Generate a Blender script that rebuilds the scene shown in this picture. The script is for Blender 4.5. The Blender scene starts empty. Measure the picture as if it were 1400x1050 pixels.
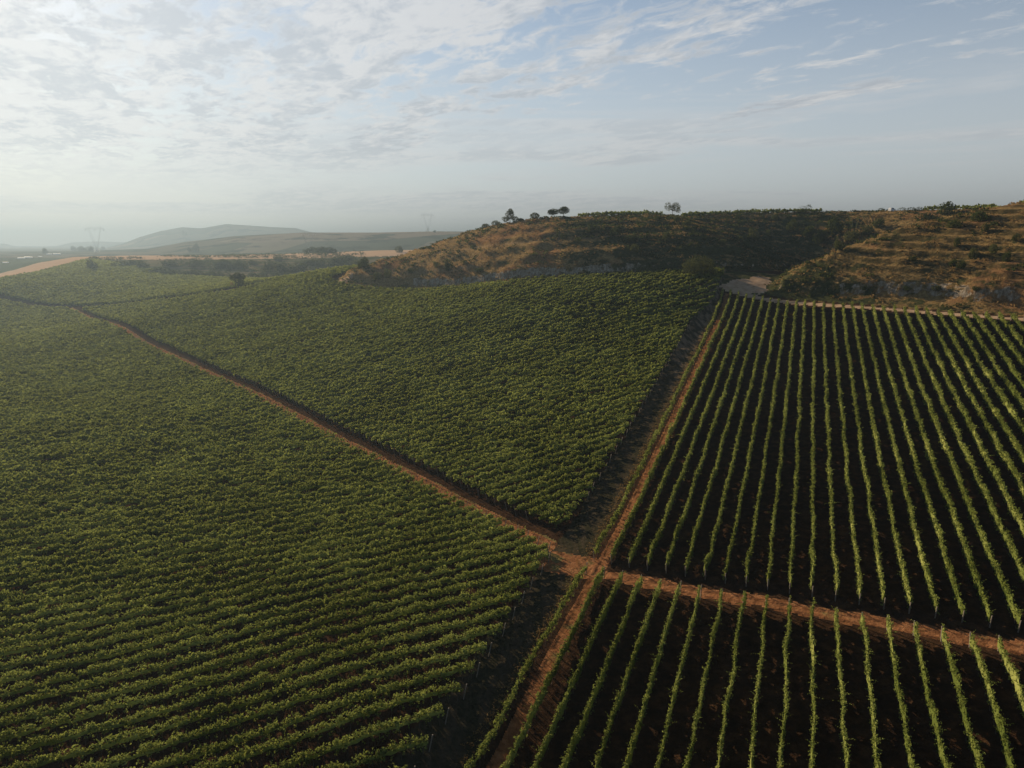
import bpy, math, random
import numpy as np

rng = np.random.default_rng(11)
random.seed(11)
scene = bpy.context.scene
COL = scene.collection
FPX = 972.0                      # focal length in pixels of the 1400 px wide photograph
TH = math.atan(193.0 / FPX)      # camera pitch below the horizon
CT, ST = math.cos(TH), math.sin(TH)
R = math.radians
SUN_AZ, SUN_EL = -37.0, 19.0     # degrees, azimuth from +Y towards +X

# ------------------------------------------------------------------ helpers
def tag(o, label=None, cat=None, group=None, kind=None):
    if label: o['label'] = label
    if cat: o['category'] = cat
    if group: o['group'] = group
    if kind: o['kind'] = kind
    return o

def ray(px, py):
    x, b = px - 700.0, 525.0 - py
    return np.array([x, FPX * CT + b * ST, b * CT - FPX * ST])

def PY(px, py, Y):
    r = ray(px, py); return r * (Y / r[1])

def PZ(px, py, z):
    r = ray(px, py); return r * (z / r[2])

def mesh_np(name, verts, quads=None, tris=None, mats=(), mat_idx=None, smooth=False):
    me = bpy.data.meshes.new(name)
    verts = np.asarray(verts, np.float32).reshape(-1, 3)
    nq = 0 if quads is None else len(quads); nt = 0 if tris is None else len(tris)
    loops = []
    if nq: loops.append(np.asarray(quads, np.int32).ravel())
    if nt: loops.append(np.asarray(tris, np.int32).ravel())
    loops = np.concatenate(loops) if loops else np.zeros(0, np.int32)
    me.vertices.add(len(verts)); me.vertices.foreach_set('co', verts.ravel())
    me.loops.add(len(loops)); me.loops.foreach_set('vertex_index', loops)
    me.polygons.add(nq + nt)
    start = np.concatenate([np.arange(nq) * 4, nq * 4 + np.arange(nt) * 3]).astype(np.int32)
    me.polygons.foreach_set('loop_start', start)
    for m in mats: me.materials.append(m)
    if mat_idx is not None: me.polygons.foreach_set('material_index', np.asarray(mat_idx, np.int32))
    me.polygons.foreach_set('use_smooth', np.full(nq + nt, smooth, bool))
    me.update(calc_edges=True)
    return me

def link(name, data, parent=None, loc=None):
    o = bpy.data.objects.new(name, data); COL.objects.link(o)
    if loc is not None: o.location = [float(c) for c in loc]
    if parent is not None: o.parent = parent
    return o

def hash2(ix, iy, s):
    n = (ix.astype(np.int64) * 374761393 + iy.astype(np.int64) * 668265263 + s * 974634777) & 0x7fffffff
    n = ((n ^ (n >> 13)) * 1274126177) & 0x7fffffff
    n = n ^ (n >> 16)
    return (n & 0xffff) / 65535.0

def vnoise(x, y, s=0):
    x = np.asarray(x, float); y = np.asarray(y, float)
    ix = np.floor(x); iy = np.floor(y); fx = x - ix; fy = y - iy
    fx = fx * fx * (3 - 2 * fx); fy = fy * fy * (3 - 2 * fy)
    a = hash2(ix, iy, s); b = hash2(ix + 1, iy, s); c = hash2(ix, iy + 1, s); d = hash2(ix + 1, iy + 1, s)
    return (a + (b - a) * fx + (c - a) * fy + (a - b - c + d) * fx * fy) * 2 - 1

def fbm(x, y, s=0, o=4):
    r = 0.0; a = 1.0; t = 0.0
    for i in range(o):
        r = r + a * vnoise(x * 2 ** i + 17.3 * i, y * 2 ** i - 9.1 * i, s + i); t += a; a *= 0.5
    return r / t

def sstep(a, b, x):
    t = np.clip((x - a) / (b - a), 0, 1); return t * t * (3 - 2 * t)

class TPS:
    def __init__(self, pts, scale=100.0, lam=1e-3):
        p = np.asarray(pts, float); self.p = p[:, :2] / scale; self.sc = scale; n = len(p)
        d = np.linalg.norm(self.p[:, None] - self.p[None], axis=2)
        K = self.k(d) + lam * np.eye(n)
        Q = np.c_[np.ones(n), self.p]
        A = np.block([[K, Q], [Q.T, np.zeros((3, 3))]])
        self.w = np.linalg.solve(A, np.r_[p[:, 2], 0, 0, 0])
    @staticmethod
    def k(d): return np.where(d > 1e-9, d * d * np.log(np.maximum(d, 1e-9)), 0.0)
    def __call__(self, x, y):
        x = np.asarray(x, float) / self.sc; y = np.asarray(y, float) / self.sc
        sh = x.shape; x = x.ravel(); y = y.ravel()
        out = self.w[-3] + self.w[-2] * x + self.w[-1] * y
        for i in range(len(self.p)):
            out = out + self.w[i] * self.k(np.hypot(x - self.p[i, 0], y - self.p[i, 1]))
        return out.reshape(sh)

# ------------------------------------------------------------------ plan of the place (camera above the origin, z = 0 at the camera)
BETA = R(22.02); V0 = 4.29; S = 2.8          # right block rows: direction, first offset, spacing
DU = np.array([math.sin(BETA), math.cos(BETA)]); DV = np.array([math.cos(BETA), -math.sin(BETA)])
def uv(x, y): return x * DU[0] + y * DU[1], x * DV[0] + y * DV[1]
def xy_uv(u, v): return u * DU[0] + v * DV[0], u * DU[1] + v * DV[1]
QC = (-53.46, 7.38, 4.35, 1.41, 1.74, 1.98)
def qsurf(x, y):
    X, Y = x / 100, y / 100
    return QC[0] + QC[1] * X + QC[2] * Y + QC[3] * X * X + QC[4] * X * Y + QC[5] * Y * Y - 1.9
PAZ = R(-39.0)                                # long dirt track to the left
J = PZ(805, 768, -48.2)[:2]
DP = np.array([math.sin(PAZ), math.cos(PAZ)]); NP_ = np.array([math.cos(PAZ), -math.sin(PAZ)])  # NP_ points to its right
def path_sq(x, y): return (x - J[0]) * DP[0] + (y - J[1]) * DP[1], (x - J[0]) * NP_[0] + (y - J[1]) * NP_[1]
def path_pt(px, py):
    r = ray(px, py)
    A = np.array([[r[0], -DP[0]], [r[1], -DP[1]]]); t, s = np.linalg.solve(A, J); return r * t

near = []
for (u, v) in [(58, -26), (58, 0), (58, 30), (92, -24), (92, 0), (92, 25), (150, -24), (150, 0), (150, 30), (200, -24),
               (200, 10), (200, 45), (265, -24), (250, 10), (235, 50), (120, 40), (170, 70), (220, 95), (30, 60), (60, 70)]:
    x, y = xy_uv(u, v); near.append((x, y, float(qsurf(x, y))))
for px, py in [(745, 738), (640, 687), (560, 645), (450, 590), (300, 515), (200, 468), (130, 437), (100, 425)]:
    near.append(tuple(path_pt(px, py)))
for px, py, z in [(0, 1050, -50), (300, 1000, -50), (600, 1000, -49.8), (640, 880, -49.2), (0, 800, -49), (350, 760, -48.8), (0, 600, -48.5), (0, 480, -48.5), (150, 600, -48)]:
    near.append(tuple(PZ(px, py, z)))
for px, py, Y in [(700, 387, 303), (600, 396, 334), (520, 394, 357), (458, 387, 374), (850, 377, 291), (930, 376, 285), (985, 388, 268),
                  (470, 369, 420), (400, 383, 412), (320, 397, 420), (210, 409, 462), (0, 428, 528), (0, 405, 640), (200, 392, 600), (340, 385, 560)]:
    near.append(tuple(PY(px, py, Y)))
near += [(-30, 0, -51), (30, 0, -50), (-120, -60, -51), (60, -80, -49), (150, 0, -44), (-150, 40, -50.5), (-300, 150, -50), (-500, 350, -50),
         (-60, 520, -30), (0, 480, -26), (60, 420, -22), (140, 380, -20), (230, 150, -18), (-420, 560, -46), (150, 300, -14)]
T_near = TPS(near, lam=2e-3)

# far ground: a plain and ridges whose crest height is a function of bearing
def bear(px): return (px - 700.0) / FPX          # x / depth
def crest(pts, Y):
    b = [bear(p[0]) for p in pts]; z = [-(p[1] - 332.0) / FPX * Y for p in pts]; return b, z
RIDGES = [
    # crest pixels, distance, front length, back length
    ([(-400, 395), (0, 375), (30, 368), (60, 359), (110, 351), (180, 349), (300, 348.5), (400, 346.5), (470, 344), (520, 342), (700, 340), (2000, 340)], 900, 330, 260),
    ([(-600, 350), (100, 344), (210, 340), (260, 331), (330, 323), (420, 318.5), (520, 318.5), (600, 317), (760, 318), (1000, 326), (2000, 330)], 1800, 520, 900),
    ([(-600, 350), (150, 340), (178, 333), (200, 325), (230, 316.5), (260, 311.5), (285, 313), (318, 307.5), (345, 309), (380, 311.5), (410, 312.5), (432, 318), (500, 322), (2000, 340)], 3600, 700, 900),
    ([(-600, 345), (-60, 334), (0, 332.5), (20, 333), (40, 338), (90, 336), (110, 331.5), (140, 330), (175, 331), (230, 333), (1100, 330), (2000, 335)], 5200, 500, 700)]
RIDGES = [(crest(p, Y), Y, lf, lb) for p, Y, lf, lb in RIDGES]
def plain(x, y):
    return np.full(np.shape(x), -28.0) + 1.5 * fbm(x / 500, y / 500, 40, 2)
def far_z(x, y):
    z = plain(x, y); yy = np.maximum(y, 50.0); b = np.clip(x / yy, -3, 3)
    for (bs, zs), Yc, lf, lb in RIDGES:
        c = np.interp(b, bs, zs); d = y - Yc
        w = np.where(d < 0, sstep(-lf, 0, d), 1 - sstep(0, lb, d)) * (y > 50)
        z = np.where(c > z, z + (c - z) * w, z)
        if Yc == 900:                                  # the near ridge may also lie below the plain behind it
            z = np.where(c <= plain(x, y), z + (c - z) * w, z)
    return z

# the brown hill on the right: foot line (outside -> inside is to the left/behind), plateau surface
TOE = [(-20, 640), (-45, 500), (-62, 430)]
TOE += [tuple(PY(px, py, Y)[:2]) for px, py, Y in [(462, 384, 386), (466, 388, 373), (500, 392, 362), (560, 396, 345), (600, 394, 333), (650, 391, 318),
        (700, 387, 306), (760, 383, 298), (820, 378, 294), (870, 375, 292), (920, 373, 291), (965, 372, 290)]]
TOE += [(92, 292), (108, 303), (124, 318), (143, 340), (151, 336), (140, 318), (124, 300), (108, 284), (98, 270), (91.5, 257)]
for v in (-4, 10, 25, 40, 55, 70, 90, 120, 160, 220):
    u = 264.7 - .461 * (v + 8.9) + 6.5
    TOE.append(tuple(xy_uv(u, v)))
TOE = np.array(TOE, float)
HILL_POLY = np.vstack([TOE, [(900, 200), (900, 1200), (300, 1400), (0, 1000)]])
def in_poly(x, y, poly):
    ins = np.zeros(np.shape(x), bool); n = len(poly)
    for i in range(n):
        x0, y0 = poly[i]; x1, y1 = poly[(i + 1) % n]
        c = ((y0 > y) != (y1 > y))
        with np.errstate(divide='ignore', invalid='ignore'):
            ins ^= c & (x < (x1 - x0) * (y - y0) / (y1 - y0 + 1e-12) + x0)
    return ins
def dist_line(x, y, line):
    best = np.full(np.shape(x), 1e9)
    for i in range(len(line) - 1):
        a = line[i]; d = line[i + 1] - a; L = d @ d
        t = np.clip(((x - a[0]) * d[0] + (y - a[1]) * d[1]) / L, 0, 1)
        best = np.minimum(best, np.hypot(x - a[0] - t * d[0], y - a[1] - t * d[1]))
    return best
plat = [tuple(PY(px, py, Y)) for px, py, Y in [(560, 330, 372), (620, 311, 366), (700, 302, 362), (800, 298, 372), (920, 296, 392), (1000, 292.5, 405), (1080, 291, 405),
        (1160, 290, 385), (1280, 287, 345), (1400, 284, 300)]]
plat += [(30, 600, 9), (200, 700, 20), (400, 600, 24), (600, 500, 22), (320, 200, 14), (420, 60, 8), (700, 1100, 18), (100, 1100, 8), (-30, 480, -6)]
T_plat = TPS(plat, lam=2e-2)

def hill_d(x, y):
    """distance inside the hill's foot line (negative outside)"""
    d = np.full(np.shape(x), -1e3)
    m = (x > -160) & (x < 900) & (y > -60) & (y < 1300)
    if m.any():
        xs, ys = x[m], y[m]; dd = dist_line(xs, ys, TOE); d[m] = np.where(in_poly(xs, ys, HILL_POLY), dd, -dd)
    return d
def spur_w(x, y):                     # 1 on the right-hand terraced spur, 0 on the long left face
    u, v = uv(x, y)
    return sstep(100, 122, x) * (1 - sstep(-3, 25, (y - 300) - (x - 108) * .95))
def zfun(x, y, detail=True):
    x = np.asarray(x, float); y = np.asarray(y, float); sh = x.shape; x = x.ravel(); y = y.ravel()
    r = np.hypot(x, y)
    zn = np.zeros_like(x); m = r < 1000
    zn[m] = T_near(x[m], y[m])
    zf = far_z(x, y)
    k = sstep(520, 820, r)
    z = zn * (1 - k) + zf * k
    z = np.where(r < 1000, z, zf)
    back = sstep(20, -200, y) * sstep(200, 500, r)
    z = z * (1 - back) + (-50) * back
    d = hill_d(x, y); h = d > -1
    if h.any():
        xs, ys = x[h], y[h]; dd = d[h]; sw = spur_w(xs, ys)
        dn = dd + (1.6 * fbm(xs / 9, ys / 9, 3, 3) + 3 * fbm(xs / 30, ys / 30, 5, 2)) * sstep(0, 8, dd)
        zb = z[h]; zp = T_plat(xs, ys); H = np.maximum(zp - zb, 0.0)
        W = 50 + 20 * sw + 24 * (1 - sw) * sstep(-10, 70, xs)
        lowb = (3.2 + 3.5 * sw)                               # width of the low bank before the pale cut
        t = np.interp(dn, [0, 1], [0, 1])
        p_low = np.clip(dn / lowb, 0, 1) * (1.0 + 1.6 * sw)
        cut = sstep(0, 1, (dn - lowb) / 1.8) * (2.8 + .5 * sw)
        rest = np.clip((dn - lowb - 1.8) / np.maximum(W - lowb - 1.8, 1), 0, 1)
        rest = rest * (1 - .35 * rest) / .65
        hs = np.maximum(H - (1.0 + 1.6 * sw) - (2.8 + .5 * sw), 0.5)
        zz = p_low + cut + rest * hs
        # terraces
        st = 2.0 * sw + 4.6 * (1 - sw)
        q = (zz + (.8 - .5 * sw) * fbm(xs / 25, ys / 25, 9, 2)) / st; fr = q - np.floor(q)
        stp = (np.floor(q) + sstep(.42, .95, fr)) * st - (zz + 0) 
        am = (.55 * sw + .5 * (1 - sw)) * sstep(0.04, .12, rest) * (1 - sstep(.85, 1, rest))
        zz = zz + np.clip(stp, -st, st) * am * (.7 + .95 * sw)
        zz = np.minimum(zz, H + .6)
        if detail:
            amp = sstep(1, 6, dd) * (1 - .7 * sstep(W, W + 8, dd)) * (1 - .62 * sw)
            zfun.fr = (h, fr * (am > .05), rest)
            zz = zz + amp * (.38 * fbm(xs / 6, ys / 6, 21, 3) + .6 * fbm(xs / 19, ys / 19, 27, 2))
        z[h] = zb + np.where(dd > 0, zz, 0)
    if detail:
        z = z + .10 * fbm(x / 2.5, y / 2.5, 61, 2) * (r < 300)
    return z.reshape(sh)

def hit(px, py, y0=50, y1=8000):
    r = ray(px, py); Y = np.exp(np.linspace(math.log(y0), math.log(y1), 5000))
    X = Y * r[0] / r[1]; Zr = Y * r[2] / r[1]; Zg = zfun(X, Y)
    i = np.argmax(Zg >= Zr)
    if not (Zg[i] >= Zr[i]): i = len(Y) - 1
    return np.array([X[i], Y[i], Zg[i]])

# ------------------------------------------------------------------ materials
def new_mat(name):
    m = bpy.data.materials.new(name); m.use_nodes = True; nt = m.node_tree; nt.nodes.clear()
    out = nt.nodes.new('ShaderNodeOutputMaterial'); return m, nt, out
def N(nt, typ, **kw):
    n = nt.nodes.new(typ)
    for k, v in kw.items():
        if k.startswith('i_'):
            key = k[2:]; key = int(key) if key.isdigit() else key.replace('_', ' ')
            n.inputs[key].default_value = v
        else: setattr(n, k, v)
    return n
def noise(nt, vec, scale, detail=4, rough=.6, dist=0):
    n = N(nt, 'ShaderNodeTexNoise', i_Scale=scale, i_Detail=detail, i_Roughness=rough, i_Distortion=dist)
    if vec is not None: nt.links.new(vec, n.inputs['Vector'])
    return n.outputs['Fac']
def ramp(nt, fac, stops):
    n = N(nt, 'ShaderNodeValToRGB'); e = n.color_ramp.elements
    while len(e) > 1: e.remove(e[-1])
    e[0].position = stops[0][0]; e[0].color = (*stops[0][1], 1)
    for p, c in stops[1:]:
        x = e.new(p); x.color = (*c, 1)
    nt.links.new(fac, n.inputs['Fac']); return n.outputs['Color']
def mixc(nt, fac, a, b):
    n = N(nt, 'ShaderNodeMix', data_type='RGBA')
    for s, v in ((0, fac), (6, a), (7, b)):
        if isinstance(v, (int, float)): n.inputs[s].default_value = v
        elif isinstance(v, tuple): n.inputs[s].default_value = (*v, 1)
        else: nt.links.new(v, n.inputs[s])
    return n.outputs[2]
def math_(nt, op, a, b=None, c=None):
    n = N(nt, 'ShaderNodeMath', operation=op)
    for i, v in enumerate((a, b, c)):
        if v is None: continue
        if isinstance(v, (int, float)): n.inputs[i].default_value = v
        else: nt.links.new(v, n.inputs[i])
    return n.outputs[0]
def maprange(nt, v, a, b, c=0., d=1., smooth=True):
    n = N(nt, 'ShaderNodeMapRange', interpolation_type='SMOOTHSTEP' if smooth else 'LINEAR')
    nt.links.new(v, n.inputs[0])
    for i, x in enumerate((a, b, c, d)): n.inputs[i + 1].default_value = x
    return n.outputs[0]
def finish(nt, out, col, rough=.9, bump=None, bdist=.1, bstr=.6, spec=.0):
    p = N(nt, 'ShaderNodeBsdfPrincipled', i_Roughness=rough)
    p.inputs['Specular IOR Level'].default_value = spec
    if isinstance(col, tuple): p.inputs['Base Color'].default_value = (*col, 1)
    else: nt.links.new(col, p.inputs['Base Color'])
    if bump is not None:
        b = N(nt, 'ShaderNodeBump', i_Strength=bstr, i_Distance=bdist); nt.links.new(bump, b.inputs['Height'])
        nt.links.new(b.outputs[0], p.inputs['Normal'])
    nt.links.new(p.outputs[0], out.inputs['Surface'])
def pos(nt): return N(nt, 'ShaderNodeNewGeometry').outputs['Position']
def scaled(nt, vec, s, rot=0.0):
    m = N(nt, 'ShaderNodeMapping'); m.inputs['Scale'].default_value = s; m.inputs['Rotation'].default_value = (0, 0, rot)
    nt.links.new(vec, m.inputs['Vector']); return m.outputs[0]

def mat_soil():
    m, nt, o = new_mat('vineyard_soil'); p = pos(nt)
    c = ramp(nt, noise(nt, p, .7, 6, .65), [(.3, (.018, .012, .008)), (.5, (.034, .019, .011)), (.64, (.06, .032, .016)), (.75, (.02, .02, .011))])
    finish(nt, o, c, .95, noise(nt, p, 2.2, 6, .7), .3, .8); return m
def mat_track():
    m, nt, o = new_mat('orange_dirt'); p = pos(nt)
    a = noise(nt, p, .9, 6, .65); b = noise(nt, p, .22, 4, .6)
    c = ramp(nt, a, [(.3, (.10, .043, .019)), (.5, (.22, .098, .042)), (.7, (.31, .155, .073))])
    g = ramp(nt, noise(nt, p, 3., 4), [(.3, (.09, .08, .03)), (.7, (.20, .15, .06))])
    at = N(nt, 'ShaderNodeAttribute', attribute_name='grass')
    f = maprange(nt, math_(nt, 'ADD', b, math_(nt, 'MULTIPLY', at.outputs['Fac'], .35)), .60, .72)
    c = mixc(nt, f, c, g)
    rut = N(nt, 'ShaderNodeAttribute', attribute_name='rut').outputs['Fac']
    rut = math_(nt, 'MULTIPLY', rut, maprange(nt, noise(nt, p, .5, 4, .6), .38, .6))
    c = mixc(nt, math_(nt, 'MULTIPLY', rut, .8), c, (.085, .038, .02))
    h = math_(nt, 'SUBTRACT', noise(nt, p, 1.6, 7, .7), math_(nt, 'MULTIPLY', rut, .5))
    finish(nt, o, c, .95, h, .4, 1.0); return m
def mat_grasstrack():
    m, nt, o = new_mat('grassy_track'); p = pos(nt)
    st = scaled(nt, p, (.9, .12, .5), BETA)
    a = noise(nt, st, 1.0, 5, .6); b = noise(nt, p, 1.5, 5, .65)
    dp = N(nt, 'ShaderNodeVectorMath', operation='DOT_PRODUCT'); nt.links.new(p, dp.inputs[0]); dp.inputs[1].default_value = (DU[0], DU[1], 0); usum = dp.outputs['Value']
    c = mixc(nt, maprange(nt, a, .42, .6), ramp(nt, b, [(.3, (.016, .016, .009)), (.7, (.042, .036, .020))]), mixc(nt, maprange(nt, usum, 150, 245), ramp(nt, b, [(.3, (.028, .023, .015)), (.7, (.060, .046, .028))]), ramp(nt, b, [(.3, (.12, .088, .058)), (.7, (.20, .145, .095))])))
    finish(nt, o, c, .95, noise(nt, p, 2.0, 6, .7), .2, .7); return m
def mat_pale():
    m, nt, o = new_mat('pale_dirt_road'); p = pos(nt)
    c = ramp(nt, noise(nt, p, .5, 6, .6), [(.3, (.26, .17, .10)), (.6, (.38, .265, .17)), (.75, (.44, .33, .22))])
    finish(nt, o, c, .95, noise(nt, p, 1.5, 5, .7), .15, .6); return m
def mat_hill():
    m, nt, o = new_mat('dry_hillside'); p = pos(nt)
    band = noise(nt, scaled(nt, p, (.05, .05, .55)), 1.0, 4, .6)
    a = noise(nt, p, .16, 6, .68); b = noise(nt, p, 1.1, 5, .7)
    dry = ramp(nt, b, [(.25, (.085, .052, .022)), (.45, (.20, .130, .052)), (.66, (.34, .235, .10)), (.85, (.42, .31, .16))])
    red = ramp(nt, b, [(.3, (.14, .070, .032)), (.7, (.30, .175, .08))])
    green = ramp(nt, b, [(.3, (.022, .026, .011)), (.7, (.08, .082, .033))])
    c = mixc(nt, maprange(nt, noise(nt, p, .045, 4, .6), .48, .62), dry, red)
    gf = math_(nt, 'ADD', a, math_(nt, 'MULTIPLY', N(nt, 'ShaderNodeAttribute', attribute_name='scrub').outputs['Fac'], .26))
    gf = math_(nt, 'ADD', gf, math_(nt, 'MULTIPLY', math_(nt, 'SUBTRACT', band, .5), .35))
    c = mixc(nt, maprange(nt, gf, .56, .70), c, green)
    nz = N(nt, 'ShaderNodeSeparateXYZ'); nt.links.new(N(nt, 'ShaderNodeNewGeometry').outputs['True Normal'], nz.inputs[0])
    cliff = N(nt, 'ShaderNodeAttribute', attribute_name='cut').outputs['Fac']
    pal = ramp(nt, noise(nt, scaled(nt, p, (.9, .9, .25)), 1.2, 6, .7), [(.3, (.09, .062, .04)), (.48, (.27, .215, .15)), (.6, (.42, .355, .27)), (.75, (.56, .49, .39))])
    cf = maprange(nt, math_(nt, 'ADD', cliff, math_(nt, 'MULTIPLY', math_(nt, 'SUBTRACT', noise(nt, p, .35, 4, .7), .5), 2.3)), .5, .8)
    c = mixc(nt, cf, c, pal)
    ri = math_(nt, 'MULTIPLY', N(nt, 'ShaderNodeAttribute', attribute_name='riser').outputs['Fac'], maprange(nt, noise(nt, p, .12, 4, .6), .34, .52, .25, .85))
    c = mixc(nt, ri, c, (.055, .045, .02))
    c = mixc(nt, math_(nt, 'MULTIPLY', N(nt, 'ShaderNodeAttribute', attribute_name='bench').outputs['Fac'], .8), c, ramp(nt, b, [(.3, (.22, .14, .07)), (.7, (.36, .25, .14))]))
    finish(nt, o, c, .95, noise(nt, p, .9, 8, .75), 1.0, 1.0); return m
def mat_stubble():
    m, nt, o = new_mat('straw_stubble'); p = pos(nt)
    c = ramp(nt, noise(nt, scaled(nt, p, (.02, .2, 1)), 1., 4), [(.3, (.38, .25, .155)), (.7, (.46, .32, .21))])
    finish(nt, o, c); return m
def mat_fields(name, tones, sc):
    m, nt, o = new_mat(name); p = pos(nt)
    v = N(nt, 'ShaderNodeTexVoronoi', i_Scale=1.0, feature='F1', i_Randomness=.9)
    nt.links.new(scaled(nt, p, (sc, sc * 1.7, 0), .3), v.inputs['Vector'])
    sx = N(nt, 'ShaderNodeSeparateColor'); nt.links.new(v.outputs['Color'], sx.inputs[0])
    c = ramp(nt, sx.outputs[0], tones)
    c2 = mixc(nt, maprange(nt, noise(nt, p, .012, 6, .65), .5, .62), c, (.045, .05, .024))
    finish(nt, o, c2); return m
def mat_bank():
    m, nt, o = new_mat('scrubby_bank'); p = pos(nt)
    c = ramp(nt, noise(nt, scaled(nt, p, (.03, .09, .4)), 1., 6, .65), [(.35, (.035, .046, .02)), (.48, (.075, .078, .038)), (.62, (.17, .125, .07)), (.78, (.05, .056, .026))])
    finish(nt, o, c); return m
def mat_leaf(name, dark, mid, light, trans=.35, tcol=(.16, .22, .04)):
    m, nt, o = new_mat(name); g = N(nt, 'ShaderNodeNewGeometry')
    big = noise(nt, g.outputs['Position'], .06, 5, .65)
    f = math_(nt, 'ADD', math_(nt, 'MULTIPLY', g.outputs['Random Per Island'], .50), math_(nt, 'MULTIPLY', maprange(nt, big, .3, .7), .5))
    c = ramp(nt, f, [(.15, dark), (.5, mid), (.85, light)])
    p = N(nt, 'ShaderNodeBsdfPrincipled', i_Roughness=.85); p.inputs['Specular IOR Level'].default_value = .0
    nt.links.new(c, p.inputs['Base Color'])
    t = N(nt, 'ShaderNodeBsdfTranslucent')
    tc = mixc(nt, .75, c, tcol); nt.links.new(tc, t.inputs[0])
    mx = N(nt, 'ShaderNodeMixShader', i_0=trans); nt.links.new(p.outputs[0], mx.inputs[1]); nt.links.new(t.outputs[0], mx.inputs[2])
    nt.links.new(mx.outputs[0], o.inputs['Surface']); return m
def mat_flat(name, col, rough=.8, sc=3., var=.25, metal=0.):
    m, nt, o = new_mat(name)
    k = tuple(max(c * (1 - var), 0) for c in col); l = tuple(min(c * (1 + var), 1) for c in col)
    p = N(nt, 'ShaderNodeBsdfPrincipled', i_Roughness=rough, i_Metallic=metal)
    nt.links.new(ramp(nt, noise(nt, pos(nt), sc, 4), [(.3, k), (.7, l)]), p.inputs['Base Color'])
    nt.links.new(p.outputs[0], o.inputs['Surface']); return m

M_SOIL, M_TRACK, M_GTRACK, M_PALE, M_HILL, M_STUB, M_BANK = mat_soil(), mat_track(), mat_grasstrack(), mat_pale(), mat_hill(), mat_stubble(), mat_bank()
M_PLAIN = mat_fields('farmland', [(0, (.06, .072, .036)), (.4, (.09, .095, .045)), (.55, (.22, .16, .10)), (.65, (.05, .065, .03)), (.85, (.27, .2, .13)), (1, (.09, .095, .05))], .0042)
M_GREENF = mat_fields('green_crops', [(0, (.045, .06, .028)), (.5, (.07, .085, .035)), (1, (.05, .065, .03))], .008)
M_FARHILL = mat_fields('far_hill_fields', [(0, (.07, .08, .045)), (.45, (.11, .11, .06)), (.6, (.19, .15, .10)), (.8, (.065, .075, .042)), (1, (.21, .17, .11))], .0028)
M_VINE = mat_leaf('vine_leaves', (.023, .036, .008), (.104, .132, .029), (.300, .318, .095), .26, (.38, .42, .09))
M_BUSH = mat_leaf('shrub_leaves', (.018, .028, .010), (.036, .046, .017), (.070, .074, .028), .22, (.10, .12, .03))
M_OLIVE = mat_leaf('tree_leaves', (.028, .036, .014), (.055, .062, .024), (.10, .096, .04), .25, (.12, .13, .035))
M_DRY = mat_leaf('dry_grass', (.09, .055, .024), (.19, .12, .05), (.30, .20, .09), .3, (.3, .2, .08))
M_BARK = mat_flat('bark', (.075, .052, .035), .95, 6)
M_POST = mat_flat('weathered_post', (.16, .13, .10), .85, 5)
M_STEEL = mat_flat('galvanised_steel', (.38, .39, .40), .6, 1., .1, .3)

# ------------------------------------------------------------------ vineyard layout
def sd_path(x, y):
    s, q = path_sq(x, y); return s, q
FAR_B0 = J + DP * 498.7; FAR_D = np.array([.883, -.469])           # far cross track, towards the right; dark soil colour stands in for its shade
def far_q(x, y):   # >0 beyond the far cross track
    return (x - FAR_B0[0]) * .469 + (y - FAR_B0[1]) * .883
def u_up_near(v): return 99.4 - .105 * (v + 26.5)
def u_lo_end(v): return 94.4 - .105 * (v + 26.5)
def u_far(v): return 264.7 - .461 * (v + 8.9)
BROW = np.array([(-164, 420), (-132, 424), (-100, 416), (-78, 402), (-60, 380)], float)
def brow_q(x, y):  # far limit of the middle field on the hill side
    yl = np.interp(x, [-400, -164, -132, -100, -80, -60], [545.5, 421, 434, 434, 428, 424]); return y - yl
def in_left(x, y):
    s, q = sd_path(x, y); u, v = uv(x, y)
    return (q < -2.5) & (v < -33.3 + .045 * np.maximum(98 - u, 0)) & (far_q(x, y) < -3)
def in_mid(x, y):
    s, q = sd_path(x, y); u, v = uv(x, y)
    return (q > 2.7) & (v < np.minimum(-33.6 + .22 * np.maximum(u - 243, 0), -28.6)) & (u > 101.5) & (brow_q(x, y) < -2.5) & (hill_d(x, y) < -3.2) & ((far_q(x, y) < -2.5) | (x > -158))
def visible(x, y, m=1.06):
    z = -49.0; zc = y * CT - z * ST
    return (zc > 5) & (np.abs(x) < m * 700 / FPX * zc + 6) & (y > 52)

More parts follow.
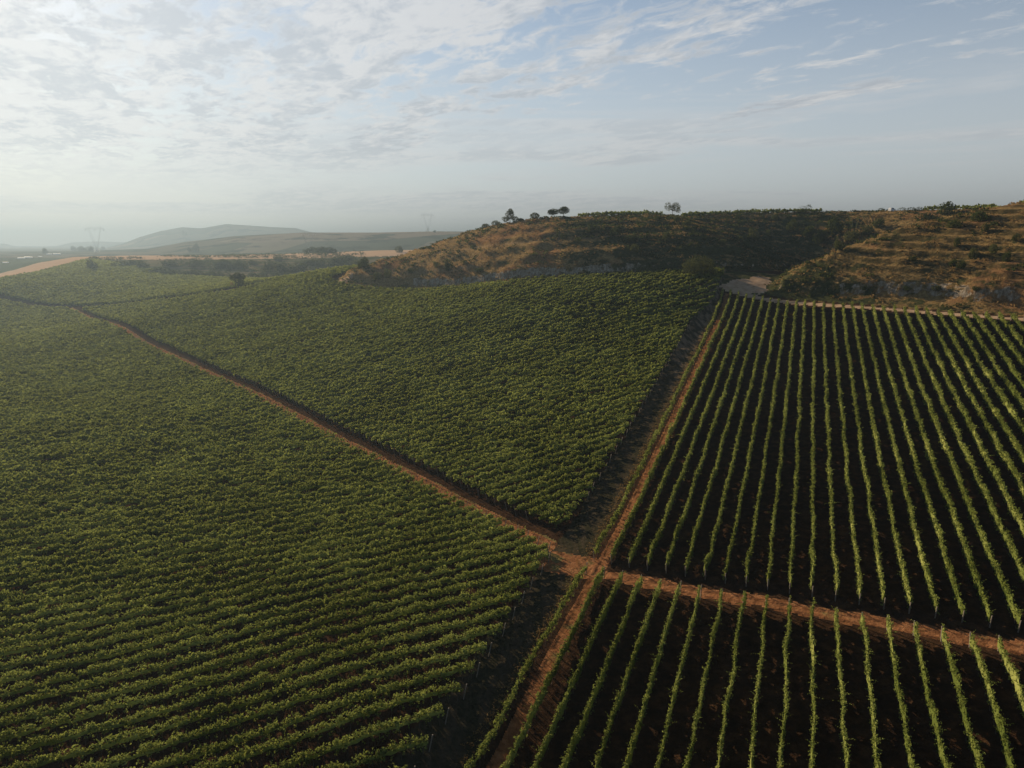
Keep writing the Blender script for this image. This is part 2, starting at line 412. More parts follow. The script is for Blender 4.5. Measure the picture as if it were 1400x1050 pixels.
def ground_regions(x, y):
    """0 soil and painted track shade, 1 orange dirt, 2 grassy track, 3 pale road, 4 hill, 5 stubble, 6 bank, 7 plain, 8 far hill"""
    reg = np.zeros(x.shape, int); r = np.hypot(x, y); u, v = uv(x, y); s, q = sd_path(x, y)
    n1 = fbm(x / 3, y / 3, 71, 3) * .7
    b = x / np.maximum(y, 1)
    px = 700 + FPX * b
    rd = far_z(x, y)
    bank = (y > 430) & (y < 900) & (brow_q(x, y) > 0) & (px > 130)
    reg[bank & (far_q(x, y) > 120)] = 6
    reg[(y > 430) & (px > 395) & (brow_q(x, y) > 0)] = 6
    edge = np.interp(px, [-300, 0, 30, 60, 100, 130, 200, 520], [560, 612, 652, 672, 752, 815, 800, 790])
    reg[(y > edge + 8 * n1) & (y < 1000)] = 5
    reg[(y >= 915 + np.interp(px, [0, 130, 400], [0, 0, 10])) & (y > edge)] = 7
    reg[(y >= 1000)] = 7
    reg[(y >= 915) & (y < 1330) & (px < 150)] = 9
    reg[y > 1420] = 8
    reg[(y < 0) & (r > 400)] = 7
    h = hill_d(x, y)
    reg[(h > .0)] = 4
    reg[(np.abs(q + .85 + n1 * .8) < 1.5) & (s > -1) & (s < 503)] = 1  # upper side stays dark soil, standing in for the middle rows' shadow
    ln = u_lo_end(v)
    reg[(u > ln + .3 + 1.2 * n1) & (u < ln + 2.9 + 1.2 * n1) & (v > -33.5) & (v < 120)] = 1  # upper half left dark soil: the row ends' shadow put into colour
    reg[(v > -33.8 + n1) & (v < -27.6 + n1 * .6) & (u > 20) & (u < 285) & (h < 0) & ~((u > ln - .5) & (u < ln + 5.2))] = 2
    reg[(u > ln - .8) & (u < ln + 5.5) & (v > -36) & (v < -25)] = 1
    reg[(v > -25.9) & (v < -24.1) & (u > 20) & (u < 272)] = 1
    uf = u_far(v)
    reg[(u > uf + 1.2 + .5 * n1) & (u < uf + 4.6 + n1 * .4) & (v > -27) & (v < 230) & (h < 2.2)] = 3
    op = np.array([(77.5, 266), (80, 262), (90, 258), (94, 264), (99, 276), (95, 278.5), (88, 273), (82, 270.5)], float)
    reg[in_poly(x + n1 * 2.2, y - n1 * 2.2, op) & (u > uf + .8)] = 3
    reg[(reg == 0) & (np.hypot(x - 92, y - 274) < 16) & (u > uf + 1)] = 4
    tip = np.hypot((x - TOE[4][0] + 1) / 1.5, y - TOE[4][1] - 3) < 4.6
    reg[tip] = 3
    return reg

# polar sheet round the camera, finest where the photograph looks
rr = np.concatenate([[0.6], np.linspace(6, 42, 12), np.exp(np.arange(math.log(43), math.log(700), .0048)), np.exp(np.arange(math.log(703), math.log(7000), .0075)), [7050.]])
aa = np.concatenate([np.arange(-180, -48, 2.0), np.arange(-48, 48, .092), np.arange(48, 180, 2.0)])
RRg, AAg = np.meshgrid(rr, np.radians(aa), indexing='ij')
GX, GY = RRg * np.sin(AAg), RRg * np.cos(AAg)
GZ = zfun(GX, GY)
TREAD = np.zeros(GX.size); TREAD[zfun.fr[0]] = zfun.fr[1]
REST = np.full(GX.size, -1.); REST[zfun.fr[0]] = zfun.fr[2]
nr, na = GX.shape
ii, jj = np.meshgrid(np.arange(nr - 1), np.arange(na), indexing='ij')
jn = (jj + 1) % na
Q = np.stack([ii * na + jj, ii * na + jn, (ii + 1) * na + jn, (ii + 1) * na + jj], -1).reshape(-1, 4)[:, ::-1]
V = np.stack([GX, GY, GZ], -1).reshape(-1, 3)
fc = V[Q].mean(1)
REG = ground_regions(fc[:, 0], fc[:, 1])
# vertex normals of the whole sheet, so that the separate regions shade as one
P4 = V[Q]; fn = np.cross(P4[:, 2] - P4[:, 0], P4[:, 3] - P4[:, 1])
VN = np.zeros_like(V)
for c in range(4): np.add.at(VN, Q[:, c], fn)
VN /= np.linalg.norm(VN, axis=1, keepdims=True) + 1e-12
hd_v = hill_d(V[:, 0], V[:, 1]); sw_v = spur_w(V[:, 0], V[:, 1])
def attr(me, name, vals):
    a = me.attributes.new(name, 'FLOAT', 'POINT'); a.data.foreach_set('value', np.asarray(vals, np.float32))
def region_obj(name, ids, mat, label=None, cat=None, extra=None):
    sel = np.isin(REG, ids); q = Q[sel]; used, inv = np.unique(q, return_inverse=True); q = inv.reshape(-1, 4)
    me = mesh_np(name, V[used], q, mats=(mat,), smooth=True)
    if extra: extra(me, used)
    me.normals_split_custom_set_from_vertices(VN[used].tolist())
    o = link(name, me); o['kind'] = 'structure'; 
    if label: o['label'] = label; o['category'] = cat
    return o
def hill_attr(me, used):
    d = hd_v[used]; sw = sw_v[used]; x, y = V[used, 0], V[used, 1]
    dn = d + 1.6 * fbm(x / 9, y / 9, 3, 3) + 3 * fbm(x / 30, y / 30, 5, 2) * sstep(0, 8, d)
    lowb = 3.2 + 3.5 * sw
    cut = sstep(-.6, .2, dn - lowb) * (1 - sstep(1.9, 3.2, dn - lowb))
    cut *= np.where(sw > .5, .74, 1.0 - .6 * sstep(35, 60, x)) * (x > -48)
    attr(me, 'cut', cut)
    W = 50 + 20 * sw + 24 * (1 - sw) * sstep(-10, 70, x)
    sc = (1 - sw) * sstep(0, 60, x) * .85 - .16 * (1 - sstep(-20, 40, x)) + .25 * sw * sstep(45, 20, d) + .2 * sstep(3.2, 0, np.abs(d - 2))
    sc -= .35 * sstep(.75, 1., d / W)
    fr = TREAD[used]; sc += np.where(fr > 0, (.25 * sw + .35 * (1 - sw)) * (sstep(.45, .6, fr) * (1 - sstep(.9, 1., fr)) * 1.3 - .55), 0)
    attr(me, 'scrub', sc)
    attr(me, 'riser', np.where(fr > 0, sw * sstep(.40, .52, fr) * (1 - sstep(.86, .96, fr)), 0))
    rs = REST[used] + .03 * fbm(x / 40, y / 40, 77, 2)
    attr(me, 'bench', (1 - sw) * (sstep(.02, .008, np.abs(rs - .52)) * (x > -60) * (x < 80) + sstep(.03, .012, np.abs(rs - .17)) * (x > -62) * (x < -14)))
def track_attr(me, used):
    s, q = sd_path(V[used, 0], V[used, 1]); u, v = uv(V[used, 0], V[used, 1])
    on = (s > 3) & (s < 500) & (np.abs(q) < 4)
    attr(me, 'grass', np.where(on, sstep(.9, 1.8, np.abs(q + .75)) + .45 * sstep(.45, .1, np.abs(q + .75)), 0.0))
    o2 = np.where(on, q + .75, np.where(v < -23, v + 25.0, u - u_lo_end(v) - 1.4))
    attr(me, 'rut', sstep(.42, .12, np.abs(np.abs(o2 + .1 * fbm(s / 4, u / 4, 81, 2)) - .72)))
region_obj('ground', [0], M_SOIL, 'dark bare soil under the vine rows, and painted-in shade along the tracks', 'ground')
region_obj('dirt_track', [1], M_TRACK, 'orange dirt track crossing between the vineyard blocks', 'track', track_attr)
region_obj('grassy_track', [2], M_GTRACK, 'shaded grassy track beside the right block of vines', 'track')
region_obj('pale_road', [3], M_PALE, 'pale dirt road along the foot of the hill', 'road')
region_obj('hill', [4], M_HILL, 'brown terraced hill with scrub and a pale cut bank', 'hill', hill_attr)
region_obj('stubble_field', [5], M_STUB, 'beige stubble field on the ridge beyond the vineyard', 'field')
region_obj('scrubby_bank', [6], M_BANK, 'scrubby slope below the ridge beyond the vineyard', 'slope')
region_obj('plain', [7], M_PLAIN, 'hazy farmland plain beyond the ridge', 'plain')
region_obj('green_field', [9], M_GREENF, 'dark green hazy fields behind the beige ridge', 'field')
region_obj('far_hills', [8], M_FARHILL, 'pale hazy hills along the horizon', 'hills')

# ------------------------------------------------------------------ vine rows
def leaf_quads(c, nrm, size, aspect=.8, spin=None):
    """rhombic leaves: centres (n,3), normals (n,3), size (n,)"""
    n = len(c); nrm = nrm / (np.linalg.norm(nrm, axis=1, keepdims=True) + 1e-9)
    ref = rng.normal(size=(n, 3)); t = np.cross(nrm, ref); t /= np.linalg.norm(t, axis=1, keepdims=True) + 1e-9
    b = np.cross(nrm, t); s = size[:, None]
    k = nrm * (s * rng.uniform(-.25, .25, (n, 1)))
    v = np.stack([c - t * s * .62, c + b * s * .5 * aspect + k, c + t * s * .62, c - b * s * .5 * aspect + k], 1)
    return v.reshape(-1, 3), np.arange(n * 4).reshape(-1, 4)

def row_arrays(P, seed, far=False, hmul=1.0, wmul=1.0, dens=1.0, bot0=.42, shoot=1.0, lsz=1.0):
    """P (n,3): ground points about 0.7 m apart. returns verts, quads of foliage and of stems"""
    n = len(P); T = np.gradient(P, axis=0); T /= np.linalg.norm(T, axis=1, keepdims=True) + 1e-9
    Nn = np.stack([T[:, 1], -T[:, 0], np.zeros(n)], 1); Nn /= np.linalg.norm(Nn, axis=1, keepdims=True) + 1e-9
    seg = np.r_[0, np.cumsum(np.linalg.norm(np.diff(P, axis=0), axis=1))]; L = seg[-1]
    d = np.linalg.norm(P, axis=1)
    vig = fbm(seg / 3.2, np.full(n, seed * 3.7), 5, 3)
    top = (1.92 + .36 * vig + .30 * vnoise(seg / .85, np.full(n, seed * 1.3), 8)) * hmul
    bot = (bot0 + .14 * vnoise(seg / 1.4, np.full(n, seed * 2.1), 9)) * hmul
    hw = (.33 + .15 * fbm(seg / 2.1, np.full(n, seed * .7), 12, 2) + .13 * vnoise(seg / .62, np.full(n, seed * 4.3), 14)) * wmul
    if wmul > .9: hw = hw * (1 + sstep(80, 175, d) * (.62 + .65 * vnoise(seg / 1.9, np.full(n, seed * 8.3), 17))); top = top + .5 * sstep(75, 170, d) * vnoise(seg / 1.6, np.full(n, seed * 6.1), 16)
    gap = vnoise(seg / 1.6, np.full(n, seed * 5.9), 15) < -.84
    hw = np.where(gap, hw * .35, hw); top = np.where(gap, top * .7, top)
    bend = .30 * fbm(seg / 5, np.full(n, seed * 9.1), 18, 2)
    # inner mass of foliage
    step = 1 if not far else 2
    idx = np.arange(0, n, step); m = len(idx)
    ang = np.radians([80, 20, -35, -145, 160, 100]); k = len(ang)
    jit = rng.uniform(.22, .55, (m, k)) * (1.5 if wmul < .6 else .85)
    mid = (top + bot) / 2; hh = (top - bot) / 2
    ring = (P[idx][:, None] + Nn[idx][:, None] * ((bend[idx][:, None] + hw[idx][:, None] * np.cos(ang) * jit)[..., None]))
    ring[..., 2] += mid[idx][:, None] - .05 * hh[idx][:, None] + hh[idx][:, None] * np.sin(ang) * (jit + (.15 if wmul < .6 else .0))
    cv = ring.reshape(-1, 3)
    a, b = np.meshgrid(np.arange(m - 1), np.arange(k), indexing='ij'); b2 = (b + 1) % k
    cq = np.stack([a * k + b, (a + 1) * k + b, (a + 1) * k + b2, a * k + b2], -1).reshape(-1, 4)
    # leaves on the skin and shoots standing out of it
    size0 = np.maximum(.21, d * .0022) * lsz
    dl = np.clip(85 * (.21 / size0) ** 1.55, 8, 85) * dens
    cum = np.r_[0, np.cumsum((dl[1:] + dl[:-1]) / 2 * np.diff(seg))]
    nl = max(int(cum[-1] / 7), 4)
    sp = np.interp(rng.uniform(0, cum[-1], nl), cum, np.arange(n))
    i0 = np.clip(sp.astype(int), 0, n - 2); fr = sp - i0
    def at(A): return A[i0] * (1 - fr).reshape(-1, *([1] * (A.ndim - 1))) + A[i0 + 1] * fr.reshape(-1, *([1] * (A.ndim - 1)))
    th = np.where(rng.random(nl) < .45, rng.uniform(.12 * np.pi, .88 * np.pi, nl), rng.uniform(-.42 * np.pi, 1.42 * np.pi, nl))
    rad = rng.uniform(.55, 1.25, nl)
    c = at(P) + at(Nn) * ((at(bend) + at(hw) * np.cos(th) * rad)[:, None])
    c[:, 2] += at(mid) + at(hh) * np.sin(th) * rad
    nrm = at(Nn) * np.cos(th)[:, None] * .8 + np.array([0, 0, 1.]) * (np.sin(th) * .7 + .2)[:, None] + rng.normal(0, .9, (nl, 3))
    sz = at(size0)
    K = 7; sz = np.repeat(sz, K); c = np.repeat(c, K, 0) + rng.normal(0, .52, (nl * K, 3)) * np.minimum(sz, .26)[:, None]; nrm = np.repeat(nrm, K, 0) + rng.normal(0, .8, (nl * K, 3)); sz = sz * rng.uniform(.6, 1.4, nl * K)
    C, NR, SZ = [c], [nrm], [sz]
    dist_m = d.mean()
    ns = int(L * (3.2 if dist_m < 160 else 1.8 if dist_m < 280 else .6) * dens * shoot)
    if ns > 0:
        sp = rng.uniform(0, n - 1.01, ns); i0 = sp.astype(int); fr = sp - i0
        base = at(P) + at(Nn) * ((at(bend) + at(hw) * rng.uniform(-1, 1, ns))[:, None]); base[:, 2] += at(top) * rng.uniform(.75, .96, ns)
        dr = at(T) * rng.normal(0, .7, (ns, 1)) + at(Nn) * rng.normal(0, .65, (ns, 1)); dr[:, 2] += rng.uniform(.25, 1.0, ns)
        dr /= np.linalg.norm(dr, axis=1, keepdims=True); ln = rng.uniform(.3, 1.0, ns) * hmul
        for t in np.linspace(.15, 1, 5):
            cc = base + dr * (ln * t)[:, None]; cc[:, 2] -= .28 * ln * t * t
            C.append(cc + rng.normal(0, .03, cc.shape)); NR.append(rng.normal(0, .6, cc.shape) + np.array([0, 0, .7]))
            SZ.append(np.maximum(.15, at(size0) * .9) * (1.15 - .5 * t) * rng.uniform(.8, 1.2, ns))
    lv, lq = leaf_quads(np.concatenate(C), np.concatenate(NR), np.concatenate(SZ))
    fv = np.concatenate([cv, lv]); fq = np.concatenate([cq, lq + len(cv)])
    # stems
    sv = sq = None
    if not far and dist_m < 210:
        ts = np.arange(.4, L, 1.1); sp = np.interp(ts, seg, np.arange(n)); i0 = np.clip(sp.astype(int), 0, n - 2); fr = sp - i0
        b0 = at(P) + at(Nn) * rng.normal(0, .04, (len(ts), 1)); b0[:, 2] -= .08
        h = at(bot) + .35; w = .035
        off = np.array([(-w, -w), (w, -w), (w, w), (-w, w)])
        lean = rng.normal(0, .07, (len(ts), 2))
        lo = np.repeat(b0[:, None], 4, 1); lo[..., :2] += off; hi = np.repeat(b0[:, None], 4, 1); hi[..., :2] += off * .7 + lean[:, None]; hi[..., 2] += h[:, None]
        sv = np.concatenate([lo, hi], 1).reshape(-1, 3); base = np.arange(len(ts))[:, None, None] * 8
        sq = (base + np.array([[0, 1, 5, 4], [1, 2, 6, 5], [2, 3, 7, 6], [3, 0, 4, 7]])).reshape(-1, 4)
    return fv, fq, sv, sq

def trace(p0, dvec, t0, t1, inside, ds=.42, frame=True):
    t = np.arange(t0, t1, ds); x = p0[0] + dvec[0] * t; y = p0[1] + dvec[1] * t
    m = inside(x, y)
    if frame: m &= visible(x, y)
    if m.sum() < 6: return None
    idx = np.flatnonzero(m); cuts = np.split(idx, np.flatnonzero(np.diff(idx) > 1) + 1); best = max(cuts, key=len)
    if len(best) < 6: return None
    x, y = x[best], y[best]; return np.stack([x, y, zfun(x, y)], 1)

ONES = 'zeroth first second third fourth fifth sixth seventh eighth ninth tenth eleventh twelfth thirteenth fourteenth fifteenth sixteenth seventeenth eighteenth nineteenth'.split()
TENS = ' ten twenty thirty forty fifty sixty seventy eighty ninety'.split(' ')
TENTH = ' tenth twentieth thirtieth fortieth fiftieth sixtieth seventieth eightieth ninetieth'.split(' ')
def ordinal(n):
    if n < 20: return ONES[n]
    if n >= 100: return 'hundredth' if n == 100 else 'hundred and ' + ordinal(n - 100)
    return TENTH[n // 10] if n % 10 == 0 else TENS[n // 10] + '-' + ONES[n % 10]

def post_mesh(lean):
    w = .055; h = 1.75; off = np.array([(-w, -w), (w, -w), (w, w), (-w, w)])
    v = [(a, b, -.15) for a, b in off] + [(a + lean[0], b + lean[1], h) for a, b in off]
    return mesh_np('end_post', v, [(0, 1, 5, 4), (1, 2, 6, 5), (2, 3, 7, 6), (3, 0, 4, 7), (4, 5, 6, 7)], mats=(M_POST,))

def make_row(P, seed, label, group, posts=(True, True), **kw):
    fv, fq, sv, sq = row_arrays(P, seed, **kw)
    base = P[0].copy()
    root = link('vine_row', None, loc=base); root.empty_display_size = 1
    tag(root, label, 'vine row', group)
    link('foliage', mesh_np('foliage', fv - base, fq, mats=(M_VINE,)), root)
    if sv is not None:
        st = link('vine_stems', mesh_np('vine_stems', sv - base, sq, mats=(M_BARK,)), root); st['kind'] = 'stuff'
    for e, on in zip((0, -1), posts):
        if on and np.linalg.norm(P[e]) < 300 and bool(visible(P[e][0], P[e][1], 1.0)):
            t = (P[e] - P[1 if e == 0 else -2]); t = t / (np.linalg.norm(t) + 1e-9)
            link('end_post', post_mesh(t[:2] * .45), root, P[e] + t * .25 - base)
    return root

nrows = 0
THIN = dict(wmul=.46, hmul=1.10, bot0=.16, shoot=.8, lsz=.72)
# right block
for k in range(-11, 24):
    v = V0 + k * S; seed = 100 + k; n = k + 12
    x0, y0 = xy_uv(0, v)
    P = trace((x0, y0), DU, u_up_near(v), u_far(v) + rng.uniform(-.6, .6), lambda x, y: np.ones(x.shape, bool), frame=False)
    P = P[visible(P[:, 0], P[:, 1], 1.12)] if k > 8 else P
    if len(P) > 8:
        kw = dict(hmul=.95, bot0=.75, wmul=.6, lsz=.8) if k == -11 else dict(THIN)
        make_row(P, seed, f'sunlit vine row of the right block beyond the cross track, {ordinal(n)} from the grassy track', 'vine rows of the right block beyond the cross track', **kw); nrows += 1
    if k < 11:
        P = trace((x0, y0), DU, 50, u_lo_end(v) + rng.uniform(-.3, .3), lambda x, y: visible(x, y, 1.1), frame=False)
        if P is not None:
            make_row(P[::-1], seed + 300, f'sunlit vine row in front of the cross track, {ordinal(n)} from the grassy track', 'vine rows in front of the cross track', **(dict(bot0=.75, wmul=.6, lsz=.8) if k == -11 else THIN)); nrows += 1
# left and middle blocks
def slanted(rho, inside, order_pt, tmax):
    d = np.array([math.sin(R(rho)), math.cos(R(rho))]); nv = np.array([-d[1], d[0]])
    rows = []
    c0 = order_pt @ nv
    for i in range(-60, 260):
        p0 = nv * (c0 + i * S)
        P = trace(p0 + d * (order_pt @ d), d, -tmax, tmax, inside)
        if P is not None: rows.append((i, P))
    return rows
corner_l = np.array([5.2, 102.0]); corner_m = np.array([6.4, 107.0])
left_rows = slanted(62.0, in_left, corner_l, 700); mid_rows = slanted(63.0, in_mid, corner_m, 500)
def mass(name, rows, label, cat, seed0, **kw):
    vs, qs, off = [], [], 0
    for i, P in rows:
        fv, fq, _, _ = row_arrays(P, seed0 + i, far=True, **kw); vs.append(fv); qs.append(fq + off); off += len(fv)
    o = link(name, mesh_np(name, np.concatenate(vs), np.concatenate(qs), mats=(M_VINE,)))
    tag(o, label, cat, None, 'stuff'); return o
NL, NM = 128, 112
WIDE = dict(wmul=.95, shoot=2.6, bot0=.66)
def sized(rows): return sorted(rows, key=lambda r: -float(np.sum(1 / np.maximum(np.linalg.norm(r[1], axis=1), 1) ** 2)))
L_sorted = sized(left_rows); M_sorted = sized(mid_rows)
L_own = sorted(L_sorted[:NL]); M_own = sorted(M_sorted[:NM])
below = [r for r in L_own if r[0] < 0]; above = [r for r in L_own if r[0] >= 0]
for n, (i, P) in enumerate(sorted(below, key=lambda r: -r[0])):
    make_row(P[::-1], 900 + i, f'dark green vine row of the left field, {ordinal(n + 1)} towards the viewer from the crossing', 'vine rows of the left field', **WIDE)
for n, (i, P) in enumerate(above):
    make_row(P[::-1], 900 + i, f'left field vine row, {ordinal(n + 1)} up the dirt track from the crossing', 'vine rows of the left field', **WIDE)
for n, (i, P) in enumerate(M_own):
    make_row(P, 1500 + i, f'middle field vine row, {ordinal(n + 1)} up the track from the crossing', 'vine rows of the middle field', **WIDE)
nrows += len(L_own) + len(M_own)
rest = L_sorted[NL:]
if rest: mass('vineyard', rest, 'far green part of the left vineyard field', 'vineyard', 900, wmul=1.7)
rest = M_sorted[NM:]
if rest: mass('vineyard', rest, 'far green part of the middle vineyard field', 'vineyard', 1500, wmul=1.7)
def in_far(x, y):
    px = 700 + FPX * x / np.maximum(y, 1)
    edge = np.interp(px, [-300, 0, 60, 130, 200, 260, 330, 470], [555, 602, 664, 800, 690, 628, 600, 470])
    return (far_q(x, y) > 3) & (y < edge) & (px < 452) & (px > -60) & (brow_q(x, y) > 3) & (x < -110)
far_rows = []
d = np.array([math.sin(R(95)), math.cos(R(95))]); nv = np.array([-d[1], d[0]])
for i in range(0, 150):
    P = trace(nv * (420 + i * 3.0), d, -900, 200, in_far, ds=1.2, frame=False)
    if P is not None: far_rows.append((i, P))
mass('vineyard', far_rows, 'hazy green vineyard beyond the far cross track', 'vineyard', 2600, hmul=.95, wmul=1.9)
print('rows', nrows, len(left_rows), len(mid_rows), len(far_rows))

# plateau vines along the crest of the hill
def crest_pt(px, py, Y):
    r = ray(px, py); Ys = np.linspace(Y - 45, Y + 30, 160); X = Ys * r[0] / r[1]; Z = zfun(X, Ys)
    i = int(np.argmax(Z / Ys)); return np.array([X[i], Ys[i], Z[i] - .15])
def crest_row(pxs, pys, Ys, seed, label, off=0.0):
    A = []
    for a, b, c in zip(pxs, pys, Ys):
        q = crest_pt(a, b, c - off); A.append(q[:2] * (1 + (off + 1.5) / q[1]))
    A = np.array(A)
    seg = np.r_[0, np.cumsum(np.linalg.norm(np.diff(A, axis=0), axis=1))]; t = np.arange(0, seg[-1], .7)
    x = np.interp(t, seg, A[:, 0]); y = np.interp(t, seg, A[:, 1])
    return make_row(np.stack([x, y, zfun(x, y)], 1), seed, label, 'vine rows along the hilltop', posts=(False, False))
for j in range(3):
    o = 3.0 * j; w = ['front', 'middle', 'back'][j]
    crest_row([790, 860, 905], [298, 295, 292], [383 + o, 396 + o, 404 + o], 3000 + j, f'{w} one of the low vine rows on the hilltop left of the lone crest tree', off=o)
    crest_row([932, 985, 1040, 1085, 1125], [292, 289, 287, 286, 285], [412 + o, 424 + o, 424 + o, 424 + o, 418 + o], 3010 + j, f'{w} one of the vine rows on the hilltop right of the lone crest tree', off=o)
    crest_row([1264, 1300, 1350, 1400, 1440], [283, 282, 280, 278, 276], [380 + o, 365 + o, 345 + o, 325 + o, 310 + o], 3020 + j, f'{w} one of the vine rows on the hilltop right of the white van', off=o)

# ------------------------------------------------------------------ trees and shrubs
def tube(pts, radii, k=6):
    pts = np.asarray(pts, float); vs = []
    for i, (p, r) in enumerate(zip(pts, radii)):
        t = pts[min(i + 1, len(pts) - 1)] - pts[max(i - 1, 0)]; t /= np.linalg.norm(t) + 1e-9
        a = np.cross(t, (0.3, 1, .2)); a /= np.linalg.norm(a); b = np.cross(t, a)
        for j in range(k):
            w = 2 * math.pi * j / k; vs.append(p + r * (a * math.cos(w) + b * math.sin(w)))
    qs = [(i * k + j, i * k + (j + 1) % k, (i + 1) * k + (j + 1) % k, (i + 1) * k + j) for i in range(len(pts) - 1) for j in range(k)]
    return np.array(vs), np.array(qs)
def merge(parts):
    vs, qs, o = [], [], 0
    for v, q in parts: vs.append(v); qs.append(q + o); o += len(v)
    return np.concatenate(vs), np.concatenate(qs)
def crown_arrays(blobs, n, size, lump=.35):
    """leaf clumps spread through blobs (cx,cy,cz,rx,ry,rz)"""
    b = np.array(blobs, float); vol = b[:, 3] * b[:, 4] * b[:, 5]; which = rng.choice(len(b), n, p=vol ** .67 / (vol ** .67).sum())
    dirs = rng.normal(size=(n, 3)); dirs /= np.linalg.norm(dirs, axis=1, keepdims=True)
    # clumpy shells
    seeds = rng.normal(size=(40, 3)); seeds /= np.linalg.norm(seeds, axis=1, keepdims=True)
    near_ = (dirs @ seeds.T).max(1)
    rad = rng.uniform(.55, 1.0, n) ** .6 * (1 - lump + lump * sstep(.80, .99, near_) * 1.5)
    c = b[which, :3] + dirs * b[which, 3:] * rad[:, None]
    nrm = dirs + rng.normal(0, .6, (n, 3))
    c[:, 2] = np.maximum(c[:, 2], .05)
    return leaf_quads(c, nrm, size * rng.uniform(.6, 1.4, n), .9)
def woody(name, kind, loc, blobs, n, size, trunk_h, trunk_r, label, cat, group=None, mat=None, limbs=True):
    root = link(name, None, loc=loc); tag(root, label, cat, group)
    v, q = crown_arrays(blobs, n, size)
    link('crown', mesh_np('crown', v, q, mats=(mat or M_BUSH,)), root)
    parts = [tube([(0, 0, -.4), (.05 * trunk_h, 0, trunk_h * .5), (0, .04 * trunk_h, trunk_h)], [trunk_r * 1.4, trunk_r, trunk_r * .8])]
    for b in (blobs if limbs else []):
        e = np.array(b[:3]); s = np.array([0, 0, trunk_h * .85]); mdl = s * .45 + e * .55 + np.array([0, 0, -.1 * np.linalg.norm(e - s)])
        parts.append(tube([s, mdl, e], [trunk_r * .65, trunk_r * .42, trunk_r * .15]))
    v, q = merge(parts); link('trunk', mesh_np('trunk', v, q, mats=(M_BARK,), smooth=True), root)
    return root
def pxw(loc, px): return px * math.hypot(loc[0], loc[1]) / FPX * .97    # metres for so many photo pixels at loc
def copy_tree(o, loc, rz, sc, label, group=None):
    c = o.copy(); COL.objects.link(c); c.location = [float(q) for q in loc]; c.rotation_euler = (0, 0, rz); c.scale = sc; c['label'] = label
    if group: c['group'] = group
    for ch in o.children:
        k = ch.copy(); COL.objects.link(k); k.parent = c
    return c

# round dark bush at the foot of the hill by the road
p = hit(955, 378); w = pxw(p, 20)
woody('round_bush', 'bush', p, [(0, 0, w * .62, w, w * .9, w * .66), (-w * .25, -.2, w * .5, w * .8, w * .8, w * .5), (w * .3, 0, w * .48, w * .72, w * .7, w * .5)], 5200, .34, .9, .22,
      'big round dark green bush at the foot of the hill by the pale road', 'bush', None, M_OLIVE)
# trees on the crest
p = crest_pt(697, 303, 362); w = pxw(p, 9.5)
woody('tree', 'tree', p, [(0, 0, w * 1.15, w * .62, w * .6, w * .62), (w * .1, 0, w * 1.6, w * .38, w * .4, w * .4), (-w * .6, 0, w * .55, w * .5, w * .5, w * .35), (w * .75, 0, w * .55, w * .5, w * .5, w * .35)], 1800, .36, w * .7, .16,
      'small ragged tree standing at the left end of the hill crest', 'tree', 'trees on the hill crest', M_OLIVE)
p = crest_pt(731, 303, 366); w = pxw(p, 6)
woody('shrub', 'shrub', p, [(0, 0, w * .75, w, w * .9, w * .7)], 1000, .32, w * .4, .12, 'lone rounded shrub on the hill crest left of the paired trees', 'shrub', 'shrubs on the hill crest', M_OLIVE)
p = crest_pt(757, 301, 370); w = pxw(p, 8)
woody('tree', 'tree', p, [(0, 0, w * 1.0, w * .95, w * .8, w * .45), (-w * .4, 0, w * .85, w * .6, w * .5, w * .4)], 1500, .32, w * .7, .14, 'lower flat-topped tree of the pair on the hill crest', 'tree', 'trees on the hill crest')
p = crest_pt(770, 301, 371); w = pxw(p, 9)
woody('tree', 'tree', p, [(0, 0, w * 1.05, w * .85, w * .8, w * .5), (w * .2, 0, w * 1.25, w * .5, w * .5, w * .38)], 1700, .32, w * .6, .16, 'taller domed tree of the pair on the hill crest', 'tree', 'trees on the hill crest')
p = crest_pt(919, 296, 392); w = pxw(p, 11)
woody('tree', 'tree', p, [(-w * .55, 0, w * 1.15, w * .42, w * .4, w * .48), (w * .4, 0, w * 1.1, w * .52, w * .5, w * .5), (w * .05, 0, w * .95, w * .3, w * .3, w * .3), (w * .75, 0, w * .7, w * .25, w * .25, w * .3)], 1250, .34, w * .75, .13,
      'lone open-crowned tree on the hill crest before the hilltop vines', 'tree', 'trees on the hill crest', M_OLIVE)
for px, py, Y, wd, lab in [(664, 306, 358, 5, 'leftmost low tan shrub clump on the hill crest'), (678, 305, 359, 6, 'low dense shrub on the crest just left of the ragged tree'), (712, 304, 364, 4, 'small shrub touching the right side of the ragged crest tree')]:
    p = crest_pt(px, py, Y); w = pxw(p, wd)
    woody('shrub', 'shrub', p, [(0, 0, w * .5, w, w * .8, w * .55)], 600, .3, w * .3, .1, lab, 'shrub', 'shrubs on the hill crest', M_OLIVE)
p = crest_pt(1100, 290, 405); w = pxw(p, 9)
woody('shrub', 'shrub', p, [(-w * .4, 0, w * .45, w * .6, w * .6, w * .5), (w * .5, 0, w * .6, w * .5, w * .5, w * .5)], 420, .32, w * .4, .12, 'dark double shrub on the skyline in front of the hilltop vines', 'shrub', 'shrubs on the hill crest')
for px, Y, wd, lab in [(1219 - 13, 398, 5, 'dark bush on the skyline left of the white van'), (1234, 392, 5, 'dark bush on the skyline right beside the white van'), (1246, 390, 5, 'second dark bush right of the white van on the skyline'), (1257, 388, 5, 'third dark bush right of the white van before the vines')]:
    p = crest_pt(px, 284, Y); w = pxw(p, wd)
    woody('shrub', 'shrub', p, [(0, 0, w * .45, w, w * .8, w * .55)], 260, .32, w * .3, .1, lab, 'shrub', 'shrubs on the hill crest')
